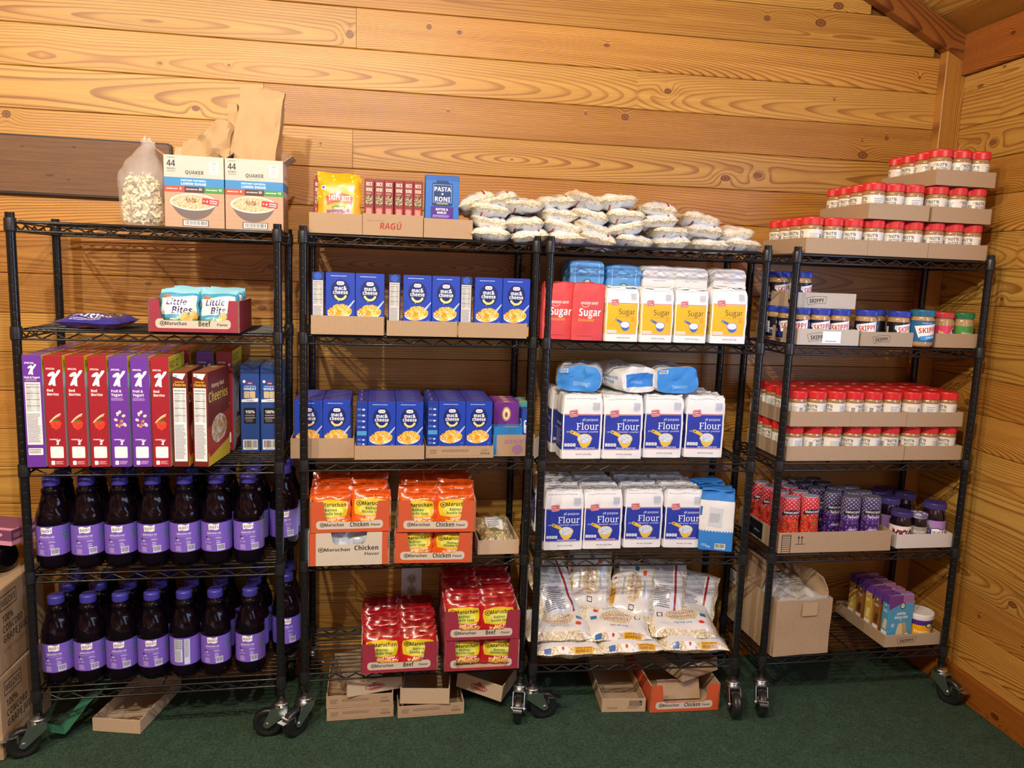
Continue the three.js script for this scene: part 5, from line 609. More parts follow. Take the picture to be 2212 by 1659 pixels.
[[0.15, -14, lieMat, 0.15, 'left'], [0.308, 16, lieMat2, 0.135, 'middle'], [0.463, 3, lieMat, 0.15, 'right']].forEach(([x, yaw, m, w, n], i) => { const t = thing('flour_bag', `blue-ended flour bag lying on the upright bags, ${n} one`, 'flour bag', 'flour bags lying on top'); M('paper_sack', soft(w, 0.088, 0.2, { front: [0, 0, 0.6, 1], all: [0.64, 0.1, 1, 0.6] }, (p, c) => { const q = Math.pow(Math.abs(c[0]), 3) * Math.pow(Math.abs(c[1]), 3); p.x *= 1 - 0.2 * q; p.y = 0.044 + (p.y - 0.044) * (1 - 0.16 * q); const r = Math.sqrt(Math.max(0, 1 - c[2] * c[2])); p.x *= 1 + 0.05 * r; p.z += wr(p, 36, 0.016, i * 3 + 2) + wr(p, 90, 0.005, i); p.x += wr(p, 40, 0.01, i * 3 + 5); p.y += (c[1] > -0.8 ? 1 : 0) * wr(p, 40, 0.012, i * 3 + 7); if (p.y < 0) p.y = 0; }, [12, 10, 12], 0.55), m, t); put(t, 2, 2, x, -0.062 - 0.1, 0.226, yaw); });
// --- rice bags ---
function riceTex(k) {
  return cv(512, 320, (g) => {
    rc(g, '#d2c6a8', 0, 0, 512, 320); speck(g, 5200, 0, 0, 512, 320, ['#e6dcc4', '#bfae8a', '#f1ecdf', '#a8966f', '#dccfb0', '#f8f6f0'], 2.5, 4.5); const q = k ? 8 : 0; rc(g, k ? '#d6d4d0' : '#e6e4e0', 27 + q, 24 + q, 226 - 2 * q, 272 - 2 * q); rc(g, '#ced1d5', 283 + q, 24 + q, 208 - 2 * q, 272 - 2 * q);
    if (k) { g.save(); g.translate(140, 160); g.rotate(Math.PI / 2); el(g, '#cdb98c', 0, 0, 74, 46); speck(g, 300, -60, -34, 120, 68, ['#cbb98f', '#a38f66', '#d9cba6'], 2, 4); tx(g, 'LONG GRAIN', 0, -14, 27, '#6a3a34', { w: 116, st: '#f2e8d8', sw: 4 }); tx(g, 'BROWN RICE', 0, 16, 27, '#6a3a34', { w: 116, st: '#f2e8d8', sw: 4 }); tx(g, 'sun pacific', 0, -64, 19, '#5a88a8', { w: 84 }); g.strokeStyle = '#222'; g.lineWidth = 4; g.strokeRect(88, -14, 22, 28); rc(g, '#3a6aa8', -112, -20, 28, 18); rc(g, '#4f8a4a', -112, -2, 28, 8); tx(g, 'NET WT 2 LB', 6, 64, 14, '#6a4a40', { w: 84 }); el(g, '#c8452e', -84, -58, 13); rrect(g, '#d8a82c', 20, 104, 84, 24, 6); tx(g, 'LONG GRAIN', 62, 112, 11, '#6a3a10', { w: 70 }); tx(g, 'BROWN RICE', 62, 122, 10, '#6a3a10', { w: 70 }); rrect(g, '#e8e8e6', -50, 104, 46, 24, 10); el(g, '#c8452e', -28, 114, 6); rc(g, '#3a6aa8', -110, 106, 30, 20); g.restore(); }
    else { g.strokeStyle = '#3a3030'; g.lineWidth = 4; g.strokeRect(128, 60, 34, 24); }
    for (let i = 0; i < 26; i++) rc(g, 'rgba(40,46,58,.75)', 300 + i * 5, 46, 2, 96); rc(g, '#96262a', 438, 34, 12, 252); small(g, '#4a505c', 300, 160, 120, 110, 12);
  });
}
const riceMat = [0, 1].map((k) => filmMat(riceTex(k), { roughness: 0.25, clearcoat: 0.7 })), RFR = [0.02, 0.03, 0.53, 0.97], RBK = [0.53, 0.03, 0.98, 0.97];
const riceGeo = [0, 1, 2, 3, 4].map((o) => pillow(0.128, 0.185, 0.05, { front: o % 2 ? RBK : RFR, back: o % 2 ? RFR : RBK, o: o * 3 + 2, lump: 0.16, fin: 0.06, nx: 16, ny: 18, sq: 4 }));
const PILE = [[2.022, 1.648, 3], [2.133, 1.65, -12], [2.252, 1.65, -4], [2.385, 1.65, 4], [2.517, 1.65, 0], [2.639, 1.65, -3], [1.905, 1.652, 7], [2.008, 1.686, -10], [2.112, 1.687, -18], [2.232, 1.692, 14], [2.377, 1.686, 0], [2.496, 1.688, -4], [2.614, 1.688, 9], [1.997, 1.722, -5], [2.11, 1.727, -12], [2.222, 1.731, 0], [2.34, 1.718, 4], [2.485, 1.728, -8], [1.994, 1.762, 3], [2.085, 1.77, -12], [2.193, 1.772, 6], [2.33, 1.752, -5], [1.785, 1.65, 0], [1.78, 1.688, -12], [1.888, 1.69, 3], [1.768, 1.724, -3], [1.731, 1.748, 20], [1.885, 1.745, 0], [1.81, 1.76, 12]];
PILE.forEach(([x, y, tilt], i) => {
  const lay = y < 1.66 ? 'lowest' : y < 1.7 ? 'second' : y < 1.737 ? 'third' : 'uppermost', same = PILE.filter((q) => (q[1] < 1.66 ? 'lowest' : q[1] < 1.7 ? 'second' : q[1] < 1.737 ? 'third' : 'uppermost') === lay).sort((a, b) => a[0] - b[0]);
  const t = spawn('rice' + (i % 5), 'rice_bag', 'rice bag', 'rice bags heaped on the top shelves', `small clear rice bag in top heap, ${lay} layer, ${ORD[same.indexOf(PILE[i])] ?? 'last'} from left`, (t) => { const m = M('pouch', riceGeo[i % 5], riceMat[0], t); m.rotation.x = -Math.PI / 2; });
  t.position.set(x, y, 0.185 + rr(-0.015, 0.01)); t.rotation.set(rr(-0.05, 0.05), rr(-0.15, 0.15), tilt * D2R, 'YXZ');
});
// second line of the heap, behind the first
for (let i = 0; i < 12; i++) { const y = 1.652 + (i % 3) * 0.037, t = dup(protos['rice' + (i % 5)], `small rice bag at the back of top heap, ${['lowest', 'middle', 'highest'][i % 3]} layer, ${ORD[Math.floor(i / 3)]} from left`); t.position.set(1.84 + Math.floor(i / 3) * 0.19 + rr(-0.02, 0.02), y, 0.045); t.rotation.set(rr(-0.06, 0.06), rr(-0.2, 0.2), rr(-0.1, 0.1), 'YXZ'); }
const bigRice = [0, 1, 2, 3].map((o) => pillow(0.165, 0.24, 0.06, { front: RFR, back: RBK, o: o * 4 + 3, lump: 0.15, fin: 0.05, nx: 16, ny: 18, sq: 4 }));
// [lx, lz, height, yaw of bag on its plane, pitch back, roll, texture side]
const BIG = [
  [0.128, -0.085, 0.03, 'front layer, left bag', 88, 0, 90, 0], [0.352, -0.09, 0.032, 'front layer, middle bag', 88, 3, 90, 1], [0.59, -0.085, 0.034, 'front layer, right bag', 88, -3, 90, 2],
  [0.1, -0.115, 0.085, 'second layer, left bag', 76, 2, -90, 3], [0.312, -0.115, 0.09, 'second layer, middle bag showing its oval window', 66, 0, 90, 1], [0.56, -0.12, 0.09, 'second layer, right bag lying upside down', 68, -6, -90, 0],
  [0.1, -0.205, 0.18, 'leaning at back left with stripes', 46, 10, 186, 2], [0.238, -0.225, 0.205, 'leaning at back, second from left', 40, -4, -6, 0], [0.4, -0.2, 0.175, 'leaning at back, third from left', 48, -4, -14, 1], [0.525, -0.215, 0.17, 'leaning at back, fourth from left', 46, -8, 172, 3], [0.64, -0.205, 0.13, 'leaning at back right corner', 50, -14, 168, 2], [0.22, -0.235, 0.11, 'buried in the middle of the pile', 72, 0, 10, 3], [0.45, -0.25, 0.09, 'buried at the back of the pile', 75, 0, -10, 0],
];
BIG.forEach(([lx, lz, dy, what, pitch, yaw, spin, k]) => { const t = thing('rice_bag', `rice bag, ${what}, bottom shelf of third rack`, 'rice bag', 'rice bags on the bottom shelf'); const m = M('pouch', bigRice[k], riceMat[1], t); m.rotation.order = 'XYZ'; m.quaternion.setFromEuler(new THREE.Euler(-pitch * D2R, 0, 0)).multiply(new THREE.Quaternion().setFromAxisAngle(V(0, 0, 1), (spin === 186 || spin === 172 || spin === 168 ? spin - 180 : spin) * D2R)); if (spin > 160) m.quaternion.multiply(new THREE.Quaternion().setFromAxisAngle(V(0, 1, 0), Math.PI)); put(t, 2, 4, lx, lz, dy, yaw); });
{ // floor under the third rack
  const pr = kraftPrint(512, 150, (g) => { rc(g, 'rgba(40,32,26,.8)', 320, 20, 150, 60); small(g, '#c0ab8e', 326, 24, 140, 54, 6); small(g, 'rgba(60,45,35,.6)', 60, 96, 130, 30, 2); small(g, 'rgba(60,45,35,.7)', 300, 90, 150, 30, 2); }, '#b29a78');
  floorTray('long empty printed tray under the third rack', 0.158, 0.05, 0.32, kraft, { front: pr }, 2.302, 0.001, 0.292, -4);
  const t = thing('display_box', 'empty orange ramen display box on the floor under third rack', 'cardboard box'); displayBox(t, 'chicken', 0.256, 0.034, 0.1, 0.3, 0.1, { slope: 0.2 }); t.position.set(2.523, 0.001, 0.308); t.rotation.y = -0.02;
  const fl = M('folded_flap', carton(0.16, 0.07, 0.003, {}, 0.0004), kraft, t); fl.position.set(0.0, 0.012, -0.06); fl.rotation.x = -0.35;
  floorTray('brown tray tipped into the orange box under third rack', 0.16, 0.05, 0.2, kraft, {}, 2.6, 0.1, 0.25, 16, -4, 6);
}
// ================= rightmost rack =================
seed = 107;
function jarTex(w, h, f) { return cv(w, h, f, true); }
const nutButterLabel = jarTex(1024, 192, (g) => { rc(g, '#e2dccc', 0, 0, 1024, 192); const front = (x) => { tx(g, 'NUT’N', x, 36, 46, '#2a241f', { w: 160 }); tx(g, 'BETTER', x, 76, 36, '#5b5148', { w: 155 }); g.strokeStyle = '#5a5048'; g.lineWidth = 5; g.beginPath(); g.moveTo(x - 120, 40); g.quadraticCurveTo(x - 95, 14, x - 82, 26); g.stroke(); rc(g, '#a9c8dc', x - 92, 98, 190, 34); tx(g, 'PEANUT BUTTER', x, 150, 18, '#4a4038', { w: 120 }); }; front(512); front(0); front(1024); rc(g, '#e6e4de', 690, 20, 150, 160); tx(g, 'Nutrition Facts', 765, 36, 18, '#333', { w: 130 }); small(g, '#6a6660', 700, 52, 130, 120, 10); small(g, '#9a9288', 180, 40, 130, 110, 9); for (let i = 0; i < 9; i++) rc(g, '#2a2622', 330, 50 + i * 13, 58, 7); });
const jamBrown = phy({ color: lin(0.36, 0.19, 0.075), roughness: 0.12, clearcoat: 0.8, clearcoatRoughness: 0.05 }), redLid = std({ color: lin(0.62, 0.02, 0.018), roughness: 0.35 });
function lidGeo(r, h, y) { const g = lathe([[0, y + h], [r * 0.9, y + h], [r * 0.97, y + h - 0.002], [r, y + h - 0.005], [r, y + 0.001], [r * 0.97, y]], 48), a = g.attributes.position; for (let i = 0; i < a.count; i++) { const yy = a.getY(i); if (yy > y + 0.0012 && yy < y + h - 0.004 ) { const k = 1; a.setX(i, a.getX(i) * k); } } return g; }
function ribbed(r, h, y, n = 60) { const s = new THREE.Shape(); for (let i = 0; i < n * 2; i++) { const a = (i / (n * 2)) * Math.PI * 2, q = i % 2 ? r : r * 0.975; i ? s.lineTo(Math.cos(a) * q, Math.sin(a) * q) : s.moveTo(q, 0); } const g = new THREE.ExtrudeGeometry(s, { depth: h * 0.8, bevelEnabled: false }).rotateX(-Math.PI / 2).translate(0, y, 0); return merge([g, lathe([[r * 0.98, y + h * 0.78], [r * 0.98, y + h * 0.92], [r * 0.93, y + h], [0, y + h]], 40)]); }
const pbBody = lathe([[0, 0.001], [0.03, 0.001], [0.0345, 0.005], [0.0352, 0.012], [0.0352, 0.075], [0.0364, 0.079], [0.0364, 0.086], [0.033, 0.091], [0.0315, 0.094], [0, 0.094]], 32), pbWrap = wrap(0.0358, 0.063, 0.013), pbLid = ribbed(0.0365, 0.026, 0.0915), pbLab = print(nutButterLabel, 0.4);
function pbJar(label) { return spawn('pb', 'peanut_butter_jar', 'jar', 'red-lidded peanut butter jars', label, (t) => { M('jar_body', pbBody, jamBrown, t); M('lid', pbLid, redLid, t); M('paper_label', pbWrap, pbLab, t); }); }
const pbSidePrint = kraftPrint(512, 110, (g) => { small(g, 'rgba(70,50,40,.55)', 120, 40, 260, 12, 1); small(g, 'rgba(70,50,40,.55)', 190, 62, 120, 10, 1); });
function pbTray(s, lx, lz, dy, where, keep, yaw = 0) {           // 3 across, 4 deep; keep(c, row) says which jars can be seen
  const t = cardTray('cardboard_tray', `cardboard tray of peanut butter jars, ${where}`, 0.227, 0.052, 0.3, kraft, {}, 'peanut butter trays'); put(t, 3, s, lx, lz, dy, yaw); const a = (RACK[3][2] + yaw) * D2R;
  for (const m of t.children) if (m.name === 'side_panel' && m.geometry) { /* both sides stay plain board */ }
  for (let row = 0; row < 4; row++) for (let c = 0; c < 3; c++) if (keep(c, row)) { const o = pbJar(`red-lidded peanut butter jar, ${ORD[row]} row, ${['left', 'centre', 'right'][c]}, tray ${where}`), px = -0.0735 + c * 0.0735, pz = -0.043 - row * 0.0725; o.position.set(t.position.x + Math.cos(a) * px + Math.sin(a) * pz, t.position.y + 0.005, t.position.z - Math.sin(a) * px + Math.cos(a) * pz); o.rotation.y = rr(-3.1, 3.1); if (rnd() < 0.3) o.rotation.y = rr(-0.9, 0.1); }
  return t;
}
const edge = (c, r) => r === 0 || c === 0, fr = (c, r) => r === 0, all = () => true;
pbTray(0, 0.146, -0.009, 0, 'lowest tier on top, left', edge); pbTray(0, 0.374, -0.009, 0, 'lowest tier on top, middle', fr); pbTray(0, 0.603, -0.009, 0, 'lowest tier on top, right', fr);
pbTray(0, 0.364, -0.009, 0.1235, 'second tier on top, left', edge); pbTray(0, 0.603, -0.009, 0.1235, 'second tier on top, right', fr); pbTray(0, 0.603, -0.009, 0.247, 'highest tier, alone', edge);
[[0.143, -0.011], [0.37, -0.012], [0.6, -0.012]].forEach(([x, z], i) => { pbTray(2, x, z, 0, `third shelf lower, ${TL[i]}`, i ? fr : edge); pbTray(2, x + (i === 2 ? -0.012 : i ? -0.01 : 0), z + 0.006, 0.1235, `third shelf upper, ${TL[i]}`, all, i === 2 ? 2 : 0); });
// --- other spreads on the second shelf ---
function skippyTex(c1, c2, blank) { return jarTex(1024, 256, (g) => { rc(g, c1, 0, 0, 1024, 256); for (const x of [512, 0, 1024]) { speck(g, 60, x - 170, 60, 340, 180, [c2], 10, 26); g.save(); g.translate(x, 88); g.rotate(-0.1); poly(g, '#f2eee8', [[-160, -56], [165, -74], [155, 66], [-130, 76]]); tx(g, 'SKIPPY', 4, 0, 96, '#b3202c', { w: 260 }); g.restore(); tx(g, 'RECIPES', x + 250, 160, 44, '#eef', { w: 130 }); tx(g, '& MORE', x + 250, 204, 40, '#4a7ae0', { w: 110 }); } rc(g, '#e4e6ec', 120, 60, 110, 150); small(g, '#555', 130, 70, 90, 130, 9); el(g, '#c8cee0', 356, 70, 22, 30); }); }
const skMat = [print(skippyTex('#151a3c', '#2b3f9c'), 0.35), print(skippyTex('#14141c', '#20243c'), 0.35)], blueLid = std({ color: lin(0.018, 0.04, 0.36), roughness: 0.35 }), skWrap = wrap(0.0372, 0.07, 0.01), skBody = lathe([[0, 0.001], [0.032, 0.001], [0.036, 0.006], [0.0368, 0.012], [0.0368, 0.082], [0.0345, 0.09], [0.033, 0.1], [0, 0.1]], 32), skLid = ribbed(0.0368, 0.02, 0.0985), tanBody = phy({ color: lin(0.46, 0.28, 0.12), roughness: 0.12, clearcoat: 0.8 });
function skJar(label, k) { return spawn('sk' + k, 'peanut_butter_jar', 'jar', 'blue-lidded peanut butter jars', label, (t) => { M('jar_body', skBody, tanBody, t); M('lid', skLid, blueLid, t); M('paper_label', skWrap, skMat[k], t); }); }
const skFlag = (g, x, y, s, ink) => { g.save(); g.translate(x, y); g.rotate(-0.06); g.strokeStyle = ink; g.lineWidth = s * 0.06; g.beginPath(); g.moveTo(-s * 2, -s * 0.55); g.quadraticCurveTo(0, -s * 0.95, s * 2, -s * 0.6); g.lineTo(s * 1.7, s * 0.6); g.quadraticCurveTo(0, s * 0.4, -s * 1.7, s * 0.7); g.closePath(); g.stroke(); tx(g, 'SKIPPY', 0, 0, s, ink, { w: s * 2.9 }); g.restore(); };
const skTrayMat = kraftPrint(512, 120, (g) => skFlag(g, 170, 62, 44, '#26221e'), '#bdb4a4'), skTray2 = kraftPrint(512, 120, (g) => skFlag(g, 200, 62, 44, '#26221e'), '#a8967c');
put(cardTray('cardboard_tray', 'grey tray with black emblem and sticker, left on second shelf of rightmost rack', 0.23, 0.055, 0.3, kraftPale, { front: skTrayMat }), 3, 1, 0.147, -0.012); { const t = scene.children[scene.children.length - 1]; M('sticker', carton(0.068, 0.04, 0.0006, {}, 0.0001), print(cv(128, 76, (g) => { rc(g, '#f0f2f2', 0, 0, 128, 76); small(g, '#555', 20, 62, 88, 10, 1); })), t).position.set(0.012, 0.008, 0.0006); }
put(cardTray('cardboard_tray', 'brown tray with black emblem, right on second shelf of rightmost rack', 0.2, 0.05, 0.29, kraft, { front: skTray2 }), 3, 1, 0.37, -0.012);
put(cardTray('cardboard_tray', 'grey emblem tray stacked above, second shelf of rightmost rack', 0.222, 0.053, 0.25, kraftPale, { front: skTrayMat }), 3, 1, 0.154, -0.055, 0.124);
[[0.055, -0.06], [0.13, -0.06], [0.205, -0.06], [0.055, -0.135], [0.055, -0.21], [0.055, -0.275]].forEach(([x, z], i) => put(skJar(`blue-lidded peanut butter jar in left tray, ${i < 3 ? ['left', 'middle', 'right'][i] + ' in front row' : ['second', 'third', 'fourth'][i - 3] + ' back along left side'}`, i > 3 ? 1 : 0), 3, 1, x + 0.005, z, 0.0055, rr(-34, -6) + (i > 3 ? 60 : 0)));
[[0.312, -0.055, -26], [0.388, -0.07, -70], [0.434, -0.05, 10]].forEach(([x, z, r], i) => put(skJar(`blue-lidded peanut butter jar in right tray, ${ORD[i]} from left`, i ? 1 : 0), 3, 1, x, z - (i === 1 ? 0.05 : 0), 0.0055, r));
[[0.078, -0.1, 35, 'front left'], [0.078, -0.25, 10, 'rear left']].forEach(([x, z, r, w]) => put(skJar(`dark peanut butter jar in upper tray, ${w} corner`, 1), 3, 1, x, z, 0.1295, r));
{
  const t = thing('peanut_butter_jar', 'tall peanut butter jar with teal lid and blue label, second shelf', 'jar'); M('jar_body', lathe([[0, 0.001], [0.034, 0.001], [0.0395, 0.008], [0.0405, 0.02], [0.0405, 0.098], [0.036, 0.106], [0.036, 0.112], [0, 0.112]], 32), tanBody, t); M('lid', ribbed(0.0395, 0.022, 0.109), std({ color: lin(0.01, 0.13, 0.22), roughness: 0.35 }), t); M('paper_label', wrap(0.041, 0.074, 0.02), print(jarTex(1024, 290, (g) => { rc(g, '#1f5f92', 0, 0, 1024, 290); for (const x of [500]) { tx(g, 'FAMILY SIZE', x, 34, 24, '#e8c46a', { w: 150 }); g.save(); g.translate(x + 20, 130); g.rotate(-0.1); poly(g, '#f2eee4', [[-180, -70], [190, -80], [180, 76], [-130, 90]]); tx(g, 'SKIPPY', 16, -2, 96, '#b3202c', { w: 290 }); g.restore(); poly(g, '#3f8fcf', [[x - 90, 216], [x + 200, 176], [x + 200, 226], [x - 60, 270]]); tx(g, 'CREAMY', x + 70, 224, 36, '#eef6ff', { w: 150, rot: -0.14 }); el(g, '#b07a48', x + 190, 250, 40, 24); } }), 0.35), t); put(t, 3, 1, 0.51, -0.03, 0.0005, -6);
  put(cardTray('cardboard_tray', 'small brown tray holding red and green lidded jars', 0.176, 0.05, 0.2, kraft), 3, 1, 0.648, -0.014);
  const two = [['crunchy peanut butter jar with red lid and pink label', lin(0.5, 0.03, 0.035), '#d8405a', 0.615], ['peanut butter jar with green lid and green label', lin(0.015, 0.16, 0.05), '#4a8a3a', 0.695]];
  two.forEach(([lab, lc, bg, x], i) => { const q = thing('peanut_butter_jar', lab, 'jar'); M('jar_body', skBody, tanBody, q); M('lid', skLid, std({ color: lc, roughness: 0.35 }), q); M('paper_label', wrap(0.0373, 0.058, 0.014), print(jarTex(512, 128, (g) => { rc(g, bg, 0, 0, 512, 128); if (i) { tx(g, 'Honey', 256, 60, 44, '#f2f2e0', { b: 'italic ', w: 90 }); el(g, '#d8703a', 180, 96, 18); rc(g, '#6aa04a', 300, 0, 60, 128); } else { poly(g, '#f0d8da', [[300, 20], [420, 20], [420, 128], [240, 128]]); el(g, '#3a3f80', 320, 40, 24, 18); el(g, '#d8b080', 220, 60, 34, 12, 0.5); tx(g, 'Crunchy', 320, 96, 28, '#3a3a3a', { w: 80 }); } }), 0.35), q); put(q, 3, 1, x, -0.06, 0.0055, -10); });
  const r3 = thing('peanut_butter_jar', 'red-lidded jar mostly hidden behind the tall teal jar', 'jar'); M('jar_body', skBody, tanBody, r3); M('lid', skLid, redLid, r3); put(r3, 3, 1, 0.6, -0.15, 0.0055);
}
// --- fourth shelf: squeeze bottles and jelly ---
function squeezeTex(c, dark, fruit) { return jarTex(512, 512, (g) => { rc(g, '#efe6e2', 0, 0, 512, 512); for (let i = -14; i < 24; i++) { g.save(); g.globalAlpha = 0.8; g.strokeStyle = c; g.lineWidth = 20; for (const s of [1, -1]) { g.beginPath(); g.moveTo(i * 40, 0); g.lineTo(i * 40 + s * 215, 215); g.stroke(); } g.restore(); } rc(g, dark, 0, 208, 512, 304); for (let x = 0; x < 512; x += 40) for (let k = 0; k < 7; k++) { const px = x + rr(-12, 12), py = 232 + k * 40 + rr(-10, 10); if (fruit === 'straw') { el(g, pick(['#c42a20', '#d84030', '#a81c18']), px, py, 24, 28); el(g, '#e88a6a', px - 8, py - 8, 5); el(g, '#4a7a30', px, py - 24, 12, 5); } else { el(g, pick(['#4a2a72', '#5c3a8c', '#3a1f5c']), px, py, 22); el(g, '#a890d0', px - 7, py - 7, 6); } } for (const x of [256, 0, 512]) { g.fillStyle = '#22222c'; g.beginPath(); g.ellipse(x, 158, 96, 40, 0, Math.PI, 0); g.lineTo(x + 96, 184); g.quadraticCurveTo(x, 146, x - 96, 184); g.fill(); tx(g, 'SMUCKER’S', x, 146, 30, '#f2f0f0', { w: 160 }); tx(g, 'Squeeze', x, 196, 38, fruit === 'straw' ? '#b81f28' : '#e8e0f4', { w: 120, b: 'italic bold ' }); if (fruit !== 'straw') tx(g, 'GRAPE', x, 330, 30, '#e8e0f4', { w: 84 }); } }); }
const sqMat = { straw: filmMat(squeezeTex('#c0202c', '#8a1a18', 'straw')), grape: filmMat(squeezeTex('#38305c', '#2c1a4c', 'grape')) };
const squeezeGeo = (() => { const g = new THREE.CylinderGeometry(1, 1, 0.18, 28, 14, true).rotateY(Math.PI), a = g.attributes.position; for (let i = 0; i < a.count; i++) { const y = a.getY(i) / 0.18 + 0.5, b = 0.97 - 0.07 * Math.exp(-(((y - 0.5) / 0.12) ** 2)) - 0.12 * ss(0.9, 1, y) - 0.1 * ss(0.1, 0, y); a.setX(i, a.getX(i) * 0.0365 * b); a.setZ(i, a.getZ(i) * 0.028 * b); } g.translate(0, 0.096, 0); g.computeVertexNormals(); return g; })();
const squeezeTop = lathe([[0.85, 0.186], [0.78, 0.189], [0.7, 0.186], [0, 0.187]], 28).scale(0.0365, 1, 0.028), squeezeCap = lathe([[0, 0.0005], [0.6, 0.0005], [0.66, 0.004], [0.66, 0.012], [0.9, 0.012]], 24).scale(0.0365, 1, 0.026), greyTop = std({ color: lin(0.1, 0.1, 0.12), roughness: 0.4 });
function squeeze(kind, label) { return spawn('sq' + kind, 'squeeze_bottle', 'squeeze bottle', (kind === 'straw' ? 'strawberry' : 'grape') + ' squeeze bottles', label, (t) => { M('bottle_body', squeezeGeo, sqMat[kind], t); M('bottle_base', squeezeTop, kind === 'straw' ? std({ color: lin(0.3, 0.31, 0.36), roughness: 0.4 }) : greyTop, t); M('cap', squeezeCap, greyTop, t); }); }
const upPrint = kraftPrint(700, 130, (g) => { g.strokeStyle = '#2a2420'; g.lineWidth = 4; g.strokeRect(18, 14, 54, 140); for (let i = 0; i < 8; i++) rc(g, '#3a322a', 20, 20 + i * 14, 50, 4); for (const x of [120, 140]) { rc(g, '#2a2420', x - 2, 30, 4, 40); poly(g, '#2a2420', [[x - 8, 36], [x, 20], [x + 8, 36]]); } rc(g, '#2a2420', 100, 72, 60, 4); });
put(cardTray('cardboard_tray', 'wide cardboard tray of squeeze bottles, fourth shelf of rightmost rack', 0.438, 0.075, 0.31, kraft, { front: upPrint, bottomMat: kraft }), 3, 3, 0.243, -0.002);
{ const t = scene.children[scene.children.length - 1], b = M('side_print', bx(0.0008, 0.06, 0.16, -0.2196, 0.038, -0.2), print(cv(256, 96, (g) => { rc(g, '#141a20', 0, 0, 256, 96); tx(g, 'prime', 70, 40, 34, '#3f9fd0', { w: 90 }); g.strokeStyle = '#3f9fd0'; g.lineWidth = 5; g.beginPath(); g.arc(70, 40, 34, 0.5, 2.6); g.stroke(); tx(g, 'arrives', 190, 56, 22, '#8fb8c8', { w: 70 }); })), t); }
for (let i = 0; i < 4; i++) for (const c of [0, 1]) put(squeeze('straw', `strawberry squeeze bottle, ${ORD[i]} row from front, ${c ? 'right' : 'left'} column`), 3, 3, 0.083 + c * 0.077 - i * 0.004, -0.045 - i * 0.066, 0.0055 + (c && i === 0 ? 0.002 : 0), rr(-6, 6)).rotation.x = -0.03;
[[0.318, -0.045, 0], [0.396, -0.04, -4], [0.283, -0.105, 8], [0.36, -0.102, 0], [0.252, -0.165, 6], [0.329, -0.164, -5], [0.405, -0.105, 0], [0.24, -0.228, 4], [0.316, -0.228, 0], [0.396, -0.17, 0], [0.235, -0.285, 0], [0.312, -0.288, 0]].forEach(([x, z, r], i) => put(squeeze('grape', `grape squeeze bottle, ${ORD[Math.floor(i / 2)]} row, ${i % 2 ? 'right' : 'left'} one, beside the strawberry ones`), 3, 3, x, z, 0.0055, r));
put(cardTray('cardboard_tray', 'white cardboard tray of jelly jars, fourth shelf of rightmost rack', 0.225, 0.052, 0.3, std({ color: lin(0.62, 0.58, 0.54), roughness: 0.8 })), 3, 3, 0.611, -0.018);
const jelly = phy({ color: lin(0.012, 0.005, 0.014), roughness: 0.05, clearcoat: 1, clearcoatRoughness: 0.03 }), purLid = std({ color: lin(0.05, 0.035, 0.16), roughness: 0.35 });
function jellyJar(label, r, h, lid, lidMat, tex, x, z, rot) { const t = thing('jelly_jar', label, 'jar', 'jelly jars in the white tray'); M('jar_body', lathe([[0, 0.001], [r * 0.85, 0.001], [r, 0.008], [r, h * 0.7], [r * 0.8, h * 0.84], [r * 0.8, h * 0.9], [0, h * 0.9]], 28), jelly, t); M('lid', ribbed(r * lid, h * 0.14, h * 0.86), lidMat, t); if (tex) M('paper_label', wrap(r * 1.012, h * 0.5, h * 0.1), tex, t); put(t, 3, 3, x, z, 0.0055, rot); }
const gingham = std({ map: cv(64, 64, (g) => { rc(g, '#efeaf2', 0, 0, 64, 64); g.globalAlpha = 0.55; for (let i = 0; i < 4; i++) { rc(g, '#3a3060', i * 16, 0, 8, 64); rc(g, '#3a3060', 0, i * 16, 64, 8); } }, true), roughness: 0.5 });
const wj = print(jarTex(512, 128, (g) => { rc(g, '#a884c4', 0, 0, 512, 128); grapeBunch(g, 210, 80, 24, '#3a2a60', '#7a6aa8'); el(g, '#4a8a3a', 190, 40, 22, 10, 0.5); flag(g, 272, 74, 120, 50, "Welch's", '#181430', '#fff', '#4a2a70'); }), 0.35), bl = print(jarTex(512, 128, (g) => { rc(g, '#e8dcd2', 0, 0, 512, 128); rc(g, '#3a2040', 0, 84, 512, 44); speck(g, 60, 180, 30, 160, 60, ['#5a1f2a', '#3a1a3c', '#7a3040'], 8, 14); tx(g, 'Preserves', 256, 106, 26, '#e8dcf0', { w: 110 }); }), 0.35), sj = print(jarTex(512, 128, (g) => { rc(g, '#9a9488', 0, 0, 512, 128); tx(g, 'SMUCKER’S', 256, 40, 34, '#f4f4f2', { w: 140, st: '#333', sw: 5 }); speck(g, 40, 180, 60, 160, 60, ['#c8c4b8', '#5a544c', '#3a3a34'], 8, 16); }), 0.35);
jellyJar('preserves jar with purple lid and white label, front left of white tray', 0.038, 0.125, 0.98, purLid, bl, 0.538, -0.062, -22); jellyJar('small jelly jar with gingham lid, front middle of white tray', 0.03, 0.118, 0.96, gingham, sj, 0.607, -0.055, -24); jellyJar('big grape jelly jar with lilac label, front right of white tray', 0.0425, 0.155, 0.92, purLid, wj, 0.676, -0.066, -14);
[[0.548, -0.15, 'left in second row'], [0.56, -0.24, 'left in rear row'], [0.66, -0.21, 'right in second row'], [0.61, -0.275, 'right in rear row']].forEach(([x, z, w], i) => jellyJar(`dark grape jelly jar with purple lid, ${w} of white tray`, 0.042, 0.15, 0.92, purLid, wj, x, z, 130));
